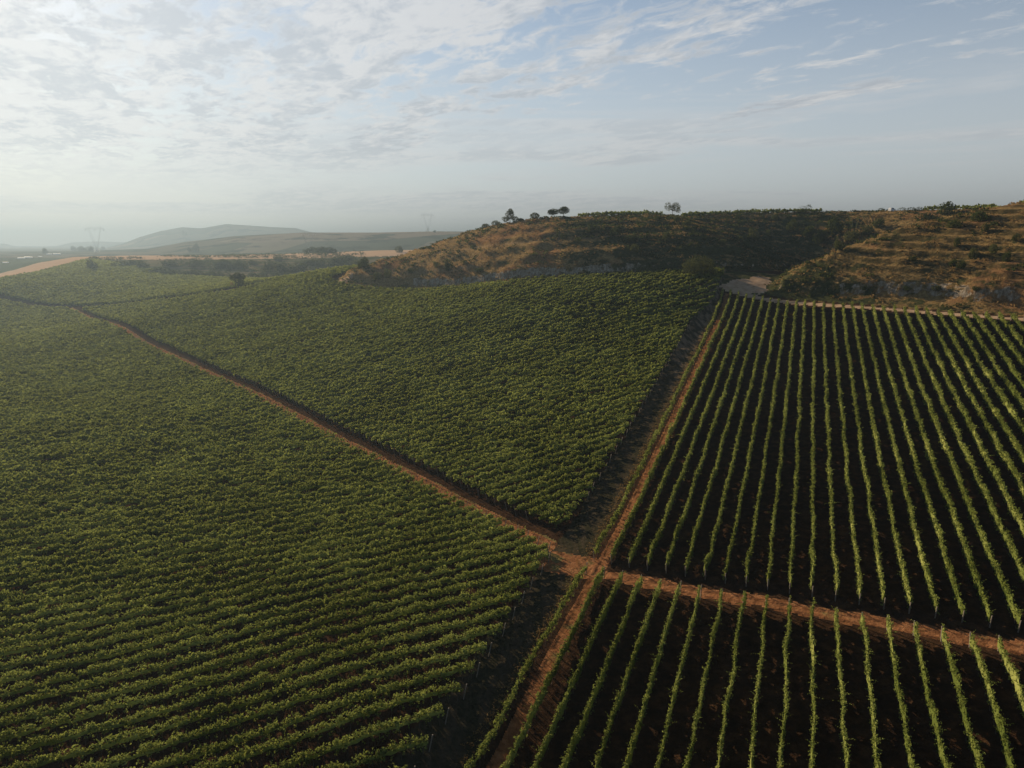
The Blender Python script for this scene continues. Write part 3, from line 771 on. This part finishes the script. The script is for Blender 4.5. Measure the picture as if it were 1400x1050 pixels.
# lone tree and its small neighbour on the far cross track
p = hit(326, 393); w = pxw(p, 9.5)
woody('tree', 'tree', p, [(w * .15, 0, w * .75, w * .6, w * .55, w * .7), (-w * .65, 0, w * 1.35, w * .45, w * .45, w * .4), (w * .6, 0, w * 1.45, w * .42, w * .45, w * .42), (-w * .05, 0, w * 1.6, w * .55, w * .5, w * .4)], 1700, .5, w * .7, .25,
      'lone dark tree at the corner of the middle field by the far cross track', 'tree')
p = hit(317, 393); w = pxw(p, 3)
woody('small_tree', 'tree', p, [(0, 0, w * 1.2, w * .7, w * .7, w * .6), (0, 0, w * 2.1, w * .5, w * .5, w * .5)], 160, .35, w * 1.2, .12, 'small reddish sapling just left of the lone field tree', 'small tree', None, M_DRY)

# scrub individuals: (px, py of the foot, width px, height px)
protos = []
for s in range(5):
    bl = [(0, 0, .45, .9, .85, .55), (rng.uniform(-.5, .5), rng.uniform(-.4, .4), .7, .5, .5, .42), (rng.uniform(-.6, .6), 0, .35, .55, .6, .4)]
    protos.append((bl, [M_BUSH, M_BUSH, M_OLIVE, M_BUSH, M_OLIVE][s]))
made = {}
def shrub_at(px, py, wd, ht, kind, label, group, name='shrub', Y=None):
    p = hit(px, py) if Y is None else crest_pt(px, py, Y)
    w = pxw(p, wd / 2); h = pxw(p, ht)
    sc = (w, w * .9, h)
    if kind not in made:
        bl, mt = protos[kind]
        made[kind] = woody(name, 'shrub', p, bl, 700, .13, .4, .05, label, 'shrub', group, mt)
        made[kind].scale = sc; made[kind].rotation_euler = (0, 0, 0); return made[kind]
    c = copy_tree(made[kind], p, rng.uniform(0, 6.28), sc, label, group); return c
HILLFACE = [  # left face
 (545, 345, 11, 8, 2, 'green bush on the sloping left shoulder of the brown hill'), (497, 366, 17, 13, 0, 'very dark round bush at the left foot of the brown hill'),
 (517, 383, 14, 9, 4, 'pale green bush low on the nose of the hill'), (530, 380, 10, 11, 4, 'taller pale green bush low on the nose of the hill'),
 (563, 374, 12, 6, 1, 'dark squat bush on the lower bench of the hill nose'), (614, 371, 12, 16, 1, 'upright dark bush on the bench above the pale bank'),
 (598, 366, 12, 7, 4, 'low olive bush on the bench left of the upright dark bush'), (635, 362, 12, 6, 2, 'low bush on the bench right of the upright dark bush'),
 (655, 372, 16, 5, 1, 'flat dark bush just above the left end of the pale bank'), (815, 318, 26, 11, 1, 'wide dark thicket high on the hill below the crest vines'),
 (840, 322, 16, 10, 0, 'dark bush high on the hill right of the wide thicket'), (790, 332, 12, 7, 2, 'small olive bush on the upper bench of the hill'),
 (770, 326, 12, 6, 1, 'small dark bush on the upper bench below the paired trees'), (862, 332, 18, 11, 1, 'dark bush mid height on the hill face left of the crest tree'),
 (868, 345, 14, 10, 2, 'olive bush mid height on the hill face above the pale bank end'), (900, 302, 10, 6, 1, 'small dark bush directly below the lone crest tree on its left'),
 (925, 303, 11, 7, 0, 'small dark bush directly below the lone crest tree'), (938, 310, 12, 8, 1, 'dark bush below and right of the lone crest tree'),
 (912, 330, 14, 11, 2, 'olive bush in the middle of the shaded hill face'), (960, 318, 8, 6, 4, 'little pale bush high on the shaded hill face'),
 (987, 336, 11, 8, 4, 'pale bush on the dark bench right of the middle of the hill'), (1030, 328, 15, 14, 4, 'bright olive bush on the shaded face near the gully'),
 (1050, 322, 8, 7, 4, 'small bright bush right of the bright olive bush near the gully'), (1013, 331, 9, 7, 2, 'small bush left of the bright olive bush near the gully'),
 (1082, 316, 16, 12, 0, 'dark bush high in the gully head'), (1104, 324, 18, 13, 1, 'wide dark bush in the upper gully'),
 (1120, 333, 18, 14, 1, 'dark bush in the middle of the gully'), (1141, 318, 22, 17, 0, 'large dark bush at the top of the gully'),
 (1060, 302, 12, 8, 1, 'dark bush just below the crest left of the gully'), (1008, 300, 10, 6, 1, 'dark bush just below the hilltop vines'),
 (1147, 342, 16, 10, 4, 'light green bush on the lower left edge of the spur'), (1163, 330, 22, 12, 4, 'wide light green bush on the left edge of the spur'),
 (1185, 322, 20, 11, 4, 'light green bush higher on the left edge of the spur'), (1200, 312, 18, 11, 1, 'dark bush at the top of the spur by the gully'),
 (1294, 293, 24, 13, 0, 'large dark bush on the crest of the terraced spur'), (1262, 303, 20, 9, 1, 'dark bush just below the crest of the terraced spur'),
 (1340, 303, 26, 11, 1, 'wide dark bush just below the crest at the right'), (1305, 312, 22, 9, 0, 'wide flat dark bush on the upper spur terraces'),
 (1346, 318, 9, 10, 1, 'upright dark bush on the upper spur terraces'), (1308, 338, 9, 10, 1, 'upright dark bush in the middle of the spur terraces'),
 (1330, 354, 12, 11, 2, 'olive bush in the middle of the spur terraces'), (1357, 347, 12, 10, 2, 'olive bush right of the middle on the spur terraces'),
 (1302, 365, 11, 9, 1, 'dark bush on the lower spur terraces left of another'), (1313, 368, 11, 8, 1, 'dark bush on the lower spur terraces right of another'),
 (1375, 358, 10, 11, 1, 'upright bush near the right end of the spur terraces'), (1247, 358, 10, 6, 1, 'small dark bush on the lower left spur terraces'),
 (1077, 366, 7, 6, 1, 'tiny bush on the left ridge line of the spur'), (1390, 330, 10, 7, 2, 'small olive bush high at the right end of the spur'),
 (1240, 400, 12, 6, 1, 'dark bush on the pale cut bank of the spur'), (1180, 397, 10, 5, 1, 'small dark bush on the left part of the pale cut bank'),
 (1280, 398, 11, 6, 2, 'olive bush on the middle of the pale cut bank'), (1335, 399, 10, 5, 1, 'dark bush on the right part of the pale cut bank')]
for px, py, wd, ht, k, lab in HILLFACE: shrub_at(px, py, wd, ht, k, lab, 'shrubs on the brown hill')
BANK = [(126, 369, 11, 14, 0, 'tall dark bush alone on the hazy slope below the stubble field'), (170, 365, 26, 9, 1, 'wide hazy bush below the stubble field right of the tall dark bush'),
 (195, 368, 14, 12, 0, 'dark hazy bush where the hedge below the stubble begins'), (215, 374, 24, 9, 1, 'first bush of the long low hedge from the left'), (238, 376, 24, 9, 1, 'second bush of the long low hedge from the left'),
 (262, 377, 26, 9, 0, 'third bush of the long low hedge from the left'), (284, 378, 20, 7, 1, 'fourth bush of the long low hedge from the left'), (302, 379, 22, 9, 1, 'fifth bush of the long low hedge, behind the lone tree'),
 (240, 364, 26, 9, 1, 'hazy bush on the upper bank left of the middle'), (268, 365, 24, 10, 0, 'hazy bush on the upper bank in the middle'), (296, 367, 22, 11, 1, 'hazy bush on the upper bank above the lone tree'),
 (310, 367, 20, 13, 0, 'tall hazy bush on the upper bank above the lone tree'), (330, 368, 22, 13, 1, 'tall hazy bush on the upper bank right of the lone tree'), (348, 362, 14, 7, 1, 'small bush on the bank left of the big green clump'),
 (360, 379, 14, 8, 1, 'low bush of the hedge at the foot of the bank'), (346, 379, 14, 7, 1, 'low bush left in the hedge at the foot of the bank'), (377, 379, 14, 8, 0, 'low bush right in the hedge at the foot of the bank'), (396, 379, 13, 8, 1, 'last low bush of the hedge beside the field brow'),
 (374, 372, 22, 16, 2, 'big round green bush left in the clump below the ridge'), (390, 372, 24, 14, 0, 'big dark bush in the middle of the clump below the ridge'), (408, 371, 22, 12, 1, 'dark bush right in the clump below the ridge'),
 (384, 356, 16, 5, 1, 'flat bush on top of the bank above the big clump'), (420, 363, 24, 9, 1, 'dark bush on the upper bank right of the big clump'), (436, 363, 18, 9, 0, 'dark bush on the upper bank before the green ridge end'),
 (462, 364, 26, 16, 1, 'dark bush on the left end of the green knoll behind the hill'), (478, 360, 26, 13, 1, 'dark bush on the middle of the green knoll behind the hill'), (486, 366, 22, 12, 2, 'greener bush low on the knoll behind the hill'),
 (455, 386, 16, 6, 1, 'flat dark bush beside the pale patch at the hill nose')]
for px, py, wd, ht, k, lab in BANK: shrub_at(px, py, wd * 1.25, ht * .8, k, lab, 'bushes on the bank beyond the vineyard')
FARV = [(62, 347, 8, 6, 1, 'faint tree by the white tunnels on the hazy plain'), (102, 343, 9, 5, 1, 'leftmost faint tree of the row by the left pylon'), (112, 343, 11, 5, 0, 'second faint tree of the row by the left pylon'), (122, 343, 10, 5, 1, 'third faint tree of the row by the left pylon'), (141, 342, 6, 4, 1, 'faint tree right of the left pylon'),
 (261, 344, 9, 5, 1, 'left lobe tree of the hazy clump on the plain'), (268, 344, 10, 9, 0, 'tallest tree of the hazy clump on the plain'), (252, 322, 7, 6, 0, 'lone tree on the slope of the far hill'), (386, 310, 4, 4, 0, 'lone tree on the crest of the farthest hill'),
 (425, 346, 22, 7, 0, 'left part of the dark hazy copse below the plateau'), (438, 346, 22, 7.5, 1, 'middle part of the dark hazy copse below the plateau'), (452, 346, 20, 7, 0, 'right part of the dark hazy copse below the plateau'), (594, 318, 4, 3, 1, 'tiny bush on the edge of the far plateau')]
for px, py, wd, ht, k, lab in FARV: shrub_at(px, py, wd, ht, k, lab, 'hazy trees on the plain', 'tree')

# scrub and dry grass covering the hill, uncountable
def cover(name, n, mat, label, size, keep, blades, seed):
    g = np.random.default_rng(seed)
    x = g.uniform(-90, 300, n * 6); y = g.uniform(130, 450, n * 6); d = hill_d(x, y)
    px = 700 + FPX * x / np.maximum(y, 1)
    m = (d > 1.0) & (d < 95) & (px > 440) & (px < 1440) & keep(x, y, d)
    x, y = x[m][:n], y[m][:n]; z = zfun(x, y); n = len(x)
    c = np.repeat(np.stack([x, y, z], 1), blades, 0); sz = np.repeat(size * g.uniform(.5, 1.6, n), blades)
    c[:, :2] += g.normal(0, 1, (len(c), 2)) * sz[:, None] * .45; c[:, 2] += sz * g.uniform(.05, .6, len(c))
    nr = g.normal(0, .8, (len(c), 3)) + np.array([0, 0, .45])
    v, q = leaf_quads(c, nr, sz * .55, .8)
    o = link(name, mesh_np(name, v, q, mats=(mat,))); tag(o, label, name.replace('_', ' '), None, 'stuff')
def k_scrub(x, y, d):
    sw = spur_w(x, y); return fbm(x / 11, y / 11, 33, 3) + .45 * (1 - sw) * sstep(0, 60, x) - .12 * sw + .25 * sstep(4, 1, np.abs(d - 1.5)) > .16
cover('scrub', 3800, M_BUSH, 'low dark scrub scattered over the brown hillside', 1.1, k_scrub, 9, 3)
cover('dry_grass', 9000, M_DRY, 'dry tawny grass tufts covering the hillside', .75, lambda x, y, d: fbm(x / 8, y / 8, 36, 3) > -.15, 7, 4)
def bank_cover(n, seed):
    g = np.random.default_rng(seed); x = g.uniform(-560, -70, n * 3); y = g.uniform(440, 880, n * 3)
    px = 700 + FPX * x / y
    m = (brow_q(x, y) > 6) & (far_q(x, y) > 110) & (px > 130) & (px < 500) & (fbm(x / 45, y / 22, 91, 3) > .02)
    x, y = x[m][:n], y[m][:n]; z = zfun(x, y); bl = 10
    c = np.repeat(np.stack([x, y, z], 1), bl, 0); sz = np.repeat(g.uniform(1.2, 3.2, len(x)), bl)
    c[:, :2] += g.normal(0, 1, (len(c), 2)) * sz[:, None] * .6; c[:, 2] += sz * g.uniform(.05, .7, len(c))
    v, q = leaf_quads(c, g.normal(0, .8, (len(c), 3)) + np.array([0, 0, .4]), sz * .45, .9)
    tag(link('scrub', mesh_np('scrub', v, q, mats=(M_BUSH,))), 'hazy dark scrub covering the bank beyond the vineyard', 'scrub', None, 'stuff')
bank_cover(2400, 12)
def verge(n, seed):
    g = np.random.default_rng(seed); s = g.uniform(2, 330, n); q = np.where(g.random(n) < .72, g.normal(-2.1, .45, n), g.normal(.1, .35, n) )
    x = J[0] + DP[0] * s + NP_[0] * q; y = J[1] + DP[1] * s + NP_[1] * q
    u = g.uniform(55, 268, n); v = g.normal(-27.9, .5, n); x2, y2 = xy_uv(u, v)
    x = np.r_[x, x2]; y = np.r_[y, y2]; z = zfun(x, y); bl = 5
    c = np.repeat(np.stack([x, y, z], 1), bl, 0); sz = np.repeat(g.uniform(.12, .4, len(x)), bl)
    c[:, :2] += g.normal(0, 1, (len(c), 2)) * sz[:, None] * .5; c[:, 2] += sz * g.uniform(.05, .6, len(c))
    vv, qq = leaf_quads(c, g.normal(0, .8, (len(c), 3)) + np.array([0, 0, .3]), sz * .6, .5)
    tag(link('verge_grass', mesh_np('verge_grass', vv, qq, mats=(M_DRY,))), 'dry grass tufts along the edges of the dirt tracks', 'grass', None, 'stuff')
verge(2600, 8)

# ------------------------------------------------------------------ pylons, tunnels, van
def bars(segs, w):
    vs, qs, o = [], [], 0
    for a, b in segs:
        v, q = tube([a, b], [w, w], 4); vs.append(v); qs.append(q + o); o += len(v)
    return np.concatenate(vs), np.concatenate(qs)
def pylon(px, py, hpx, rz, label):
    p = hit(px, py); return pylon_at(p, pxw(p, hpx), rz, label)
def pylon_at(p, H, rz, label):
    root = link('pylon', None, loc=p); root.rotation_euler = (0, 0, rz); tag(root, label, 'pylon', 'pylons crossing the plain')
    wb, wa = .085 * H, .035 * H; hw = .20 * H       # base half width, waist, window height
    seg = []
    lv = np.linspace(0, hw, 5); wd = lambda z: wb + (wa - wb) * z / hw
    for i, z in enumerate(lv[:-1]):
        z2 = lv[i + 1]; a, b = wd(z), wd(z2)
        cs = [(1, 1), (-1, 1), (-1, -1), (1, -1)]
        for k in range(4):
            c, d = cs[k], cs[(k + 1) % 4]
            seg += [((c[0] * a, c[1] * a, z - (.5 if i == 0 else 0)), (c[0] * b, c[1] * b, z2)), ((c[0] * a, c[1] * a, z), (d[0] * b, d[1] * b, z2)), ((d[0] * a, d[1] * a, z), (c[0] * b, c[1] * b, z2)), ((c[0] * b, c[1] * b, z2), (d[0] * b, d[1] * b, z2))]
    link('lattice_body', mesh_np('lattice_body', *bars(seg, .0017 * H), mats=(M_STEEL,)), root)
    for s in (-1, 1):
        sg = []; n = 6
        for i in range(n):
            t0, t1 = i / n, (i + 1) / n; xa, xb = (.03 + .18 * t0) * H * s, (.03 + .18 * t1) * H * s; za, zb = hw + (.86 * H - hw) * t0, hw + (.86 * H - hw) * t1
            e = .022 * H
            sg += [((xa - e * s, e, za), (xb - e * s, e, zb)), ((xa + e * s, -e, za), (xb + e * s, -e, zb)), ((xa - e * s, e, za), (xb + e * s, -e, zb)), ((xa + e * s, -e, za), (xb - e * s, e, zb))]
        sg += [((.21 * H * s, 0, .86 * H), (.22 * H * s, 0, H))]
        link('upright_arm', mesh_np('upright_arm', *bars(sg, .0017 * H), mats=(M_STEEL,)), root)
    sg = [((-.32 * H, 0, .84 * H), (.32 * H, 0, .84 * H)), ((-.21 * H, 0, .89 * H), (.21 * H, 0, .89 * H)), ((-.32 * H, 0, .84 * H), (-.21 * H, 0, .89 * H)), ((.32 * H, 0, .84 * H), (.21 * H, 0, .89 * H))]
    for i in range(8):
        x0 = (-.21 + .0525 * i) * H; sg.append(((x0, 0, .84 * H if i % 2 else .89 * H), (x0 + .0525 * H, 0, .89 * H if i % 2 else .84 * H)))
    link('cross_beam', mesh_np('cross_beam', *bars(sg, .0017 * H), mats=(M_STEEL,)), root)
    for x0 in (-.31, 0, .31):
        link('insulator', mesh_np('insulator', *tube([(x0 * H, 0, .84 * H), (x0 * H, 0, .77 * H)], [.008 * H, .008 * H], 5), mats=(M_STEEL,)), root)
    return root
pylon(133, 345, 33, .1, 'lattice pylon at the left, standing over a hazy tree row')
pylon(423, 346, 29, .35, 'faint lattice pylon in front of the far plateau')
q = PY(585, 321, 1850); q[2] = float(zfun(q[0], q[1])); pylon_at(q, 26 * 1850 / FPX, .3, 'faint lattice pylon standing on the edge of the far plateau')

M_FILM = mat_flat('white_film', (.80, .80, .78), .5, .3, .08)
def tunnel(px, py, wpx, label):
    p = hit(px, py); L = pxw(p, wpx * .7); rad = min(L * .16, 5.0); n = 9
    root = link('polytunnel', None, loc=p); root.rotation_euler = (0, 0, .35); tag(root, label, 'polytunnel', 'white tunnels on the plain')
    vs = []; K = 10
    for i in range(n):
        x0 = -L / 2 + L * i / (n - 1)
        for j in range(K):
            a = math.pi * j / (K - 1); vs.append((x0, rad * 1.3 * math.cos(a), rad * math.sin(a) * (1 + .02 * (i % 2)) - .05))
    qs = [(i * K + j, i * K + j + 1, (i + 1) * K + j + 1, (i + 1) * K + j) for i in range(n - 1) for j in range(K - 1)]
    link('film_cover', mesh_np('film_cover', vs, qs, mats=(M_FILM,), smooth=True), root)
    for e in (0, n - 1):
        c = vs[e * K:(e + 1) * K]; cc = [(c[0][0] * .998, 0, 0)] + [(v[0] * .998, v[1], v[2]) for v in c]
        link('end_wall', mesh_np('end_wall', cc, None, [(0, j, j + 1) for j in range(1, K)], mats=(M_FILM,)), root)
for a in [(8, 359.5, 9, 'leftmost white tunnel at the frame edge on the plain'), (29, 353.5, 10, 'long white tunnel second from the left on the plain'), (39, 352.5, 11, 'long white tunnel touching the second one on its right'), (55, 351, 6, 'short white tunnel between the long ones'), (67, 348, 8, 'bright white tunnel near the faint tree'), (78, 348, 11, 'rightmost white tunnel on the plain')]: tunnel(*a)

# white van on the hilltop
def box_bm(x0, x1, y0, y1, z0, z1, top=None, bev=.06):
    import bmesh
    bm = bmesh.new(); r = bmesh.ops.create_cube(bm, size=1)
    for v in bm.verts:
        v.co = ((x0 + x1) / 2 + v.co.x * (x1 - x0), (y0 + y1) / 2 + v.co.y * (y1 - y0), (z0 + z1) / 2 + v.co.z * (z1 - z0))
        if top and v.co.z > (z0 + z1) / 2:
            v.co.x = x0 + top[0] if v.co.x < (x0 + x1) / 2 else x1 - top[1]
            v.co.y *= .9
    bmesh.ops.bevel(bm, geom=bm.edges[:], offset=bev, segments=2, affect='EDGES')
    me = bpy.data.meshes.new('m'); bm.to_mesh(me); bm.free(); return me
M_WHITE = mat_flat('white_paint', (.78, .78, .77), .35, 1., .04); M_GLASS = mat_flat('dark_glass', (.03, .035, .04), .1, 1., .1); M_TYRE = mat_flat('rubber', (.03, .03, .03), .8, 3.)
p = crest_pt(1220, 284, 388)
van = link('van', None, loc=p); van.rotation_euler = (0, 0, .5); tag(van, 'white van parked on the hilltop skyline between dark bushes', 'van')
def part(name, me, mat): me.materials.append(mat); me.name = name; return link(name, me, van)
part('body', box_bm(-2.2, 2.2, -.9, .9, .35, 1.25), M_WHITE); part('cabin', box_bm(-2.1, 1.3, -.86, .86, 1.2, 2.1, (.15, .7)), M_WHITE)
part('side_window', box_bm(-1.5, .6, -.9, -.8, 1.35, 1.85, (.1, .3), .01), M_GLASS); part('windscreen', box_bm(.75, 1.22, -.72, .72, 1.3, 1.95, (.1, .42), .01), M_GLASS)
for wx in (-1.4, 1.4):
    for wy in (-.85, .85):
        v, qd = tube([(wx, wy - .1, .35), (wx, wy + .1, .35)], [.35, .35], 14); m = mesh_np('wheel', v, qd, [(0, i, i + 1) for i in range(1, 13)] + [(14, 14 + i + 1, 14 + i) for i in range(1, 13)], mats=(M_TYRE,)); link('wheel', m, van)

# ------------------------------------------------------------------ air
def haze_box():
    import bmesh
    bm = bmesh.new(); bmesh.ops.create_cube(bm, size=1)
    for v in bm.verts: v.co = (v.co.x * 14400, v.co.y * 14400, -62 if v.co.z < 0 else 118)
    me = bpy.data.meshes.new('haze'); bm.to_mesh(me); bm.free()
    m, nt, o = new_mat('haze_air')
    vol = N(nt, 'ShaderNodeVolumePrincipled'); vol.inputs['Color'].default_value = (.132, .180, .236, 1); vol.inputs['Density'].default_value = HAZE; vol.inputs['Anisotropy'].default_value = .56
    nt.links.new(vol.outputs[0], o.inputs['Volume']); me.materials.append(m)
    tag(link('haze', me), 'pale morning haze over the plain', 'haze', None, 'stuff')
HAZE = .00037
haze_box()

# ------------------------------------------------------------------ sky and sun
az, el = R(SUN_AZ), R(SUN_EL)
sdir = np.array([math.sin(az) * math.cos(el), math.cos(az) * math.cos(el), math.sin(el)])
W = bpy.data.worlds.new('World'); scene.world = W; W.use_nodes = True
nt = W.node_tree; nt.nodes.clear()
out = nt.nodes.new('ShaderNodeOutputWorld'); bg = N(nt, 'ShaderNodeBackground', i_Strength=.05)
sky = N(nt, 'ShaderNodeTexSky', sky_type='NISHITA', sun_disc=False, sun_elevation=el, sun_rotation=az, air_density=1.0, dust_density=.4, ozone_density=1.5, altitude=400)
tc = N(nt, 'ShaderNodeTexCoord'); g = tc.outputs['Generated']
sx = N(nt, 'ShaderNodeSeparateXYZ'); nt.links.new(g, sx.inputs[0])
zz = math_(nt, 'ADD', math_(nt, 'MAXIMUM', sx.outputs[2], 0.0), .035)
X = math_(nt, 'DIVIDE', sx.outputs[0], zz); Yq = math_(nt, 'DIVIDE', sx.outputs[1], zz)
# along / across the cloud streets
ax, ay = .50, -.866
al = math_(nt, 'ADD', math_(nt, 'MULTIPLY', X, ax), math_(nt, 'MULTIPLY', Yq, ay))
ac = math_(nt, 'ADD', math_(nt, 'MULTIPLY', X, -ay), math_(nt, 'MULTIPLY', Yq, ax))
def vec(a, b, c=0.0):
    n = N(nt, 'ShaderNodeCombineXYZ')
    for i, v in enumerate((a, b, c)):
        if isinstance(v, (int, float)): n.inputs[i].default_value = v
        else: nt.links.new(v, n.inputs[i])
    return n.outputs[0]
street = noise(nt, vec(math_(nt, 'MULTIPLY', al, .30), math_(nt, 'MULTIPLY', ac, 1.3), 3.7), 1.0, 5, .55, .5)
fine = noise(nt, vec(math_(nt, 'MULTIPLY', al, 2.0), math_(nt, 'MULTIPLY', ac, 3.4), 1.2), 1.7, 9, .66, .5)
Z = sx.outputs[2]
edge = math_(nt, 'SUBTRACT', 2.5, ac)                              # the deck lies left of a line in the cloud plane
deck = maprange(nt, edge, -.9, 1.1)
lens = math_(nt, 'POWER', 2.718, math_(nt, 'MULTIPLY', math_(nt, 'POWER', math_(nt, 'ABSOLUTE', math_(nt, 'DIVIDE', math_(nt, 'SUBTRACT', math_(nt, 'SUBTRACT', ac, math_(nt, 'MULTIPLY', al, .15)), 4.19), .15)), 2.0), -1.0))
lens = math_(nt, 'MULTIPLY', lens, math_(nt, 'MULTIPLY', maprange(nt, al, -4.6, -3.3), maprange(nt, al, -2.6, -2.0, 1., 0.)))
f = math_(nt, 'ADD', math_(nt, 'MULTIPLY', street, .46), math_(nt, 'MULTIPLY', fine, .54))
f = math_(nt, 'ADD', f, math_(nt, 'ADD', math_(nt, 'MULTIPLY', deck, .155), math_(nt, 'MULTIPLY', lens, .13)))
cov = maprange(nt, f, .555, .655)
cov = math_(nt, 'MULTIPLY', cov, maprange(nt, Z, .045, .13, .25, 1.))
lowc = noise(nt, vec(math_(nt, 'MULTIPLY', math_(nt, 'ARCTAN2', sx.outputs[0], sx.outputs[1]), 2.2), math_(nt, 'MULTIPLY', Z, 26.), 5.5), 1.0, 6, .6, .6)
lowc = math_(nt, 'MULTIPLY', maprange(nt, lowc, .44, .60), math_(nt, 'MULTIPLY', maprange(nt, Z, .22, .13, 0., 1.), maprange(nt, Z, .0, .05)))
cov = math_(nt, 'MAXIMUM', cov, math_(nt, 'MULTIPLY', lowc, .75))
cov = math_(nt, 'MULTIPLY', cov, math_(nt, 'MULTIPLY', maprange(nt, Z, .28, .40, 1., 0.), maprange(nt, sx.outputs[1], .25, .62)))
g1 = noise(nt, vec(math_(nt, 'MULTIPLY', al, .9), math_(nt, 'MULTIPLY', ac, 1.7), 9.1), 1.6, 8, .66, .4)
g2n = noise(nt, vec(math_(nt, 'MULTIPLY', al, 2.4), math_(nt, 'MULTIPLY', ac, 4.2), 4.4), 2.0, 7, .66, .5)
grey = maprange(nt, math_(nt, 'ADD', math_(nt, 'MULTIPLY', g1, .6), math_(nt, 'MULTIPLY', g2n, .4)), .43, .57)
grey = math_(nt, 'MULTIPLY', grey, cov)
dt = N(nt, 'ShaderNodeVectorMath', operation='DOT_PRODUCT'); nt.links.new(g, dt.inputs[0]); dt.inputs[1].default_value = tuple(sdir)
glow = math_(nt, 'POWER', math_(nt, 'MAXIMUM', dt.outputs['Value'], 0.0), 9.0)
CB = 7.3
cl = mixc(nt, math_(nt, 'MULTIPLY', grey, .85), (CB, CB * 1.0, CB * 1.0), (CB * .62, CB * .68, CB * .75))
gl = N(nt, 'ShaderNodeMix', data_type='RGBA', blend_type='ADD'); gl.inputs[0].default_value = 1.0
nt.links.new(cl, gl.inputs[6]); nt.links.new(mixc(nt, glow, (0., 0., 0.), (1.6, 1.6, 1.55)), gl.inputs[7])
veil = math_(nt, 'MULTIPLY', maprange(nt, Z, .0, .36, .84, .16), maprange(nt, sx.outputs[1], -.1, .7, .12, 1.))
base = mixc(nt, veil, sky.outputs[0], (7.0, 7.3, 7.5))
col = mixc(nt, math_(nt, 'MULTIPLY', cov, .82), base, gl.outputs[2])
nt.links.new(col, bg.inputs[0]); nt.links.new(bg.outputs[0], out.inputs[0])

from mathutils import Vector
sun = bpy.data.lights.new('sun', 'SUN'); sun.energy = 5.0; sun.angle = R(.53); sun.color = (1.0, .80, .55)
so = link('sun', sun); so.rotation_euler = Vector(-sdir).to_track_quat('-Z', 'Y').to_euler()

# ------------------------------------------------------------------ camera and render
cam = bpy.data.cameras.new('camera'); co = link('camera', cam)
cam.sensor_fit = 'HORIZONTAL'; cam.sensor_width = 36; cam.lens = 36 * FPX / 1400; cam.clip_start = .5; cam.clip_end = 30000
co.location = (0, 0, 0); co.rotation_euler = (math.pi / 2 - TH, 0, 0)
scene.camera = co
vs = scene.view_settings; vs.view_transform = 'Standard'; vs.look = 'None'; vs.gamma = 1; vs.exposure = 1.0
scene.cycles.use_denoising = True
scene.cycles.max_bounces = 6; scene.cycles.diffuse_bounces = 3; scene.cycles.transmission_bounces = 3; scene.cycles.volume_bounces = 1
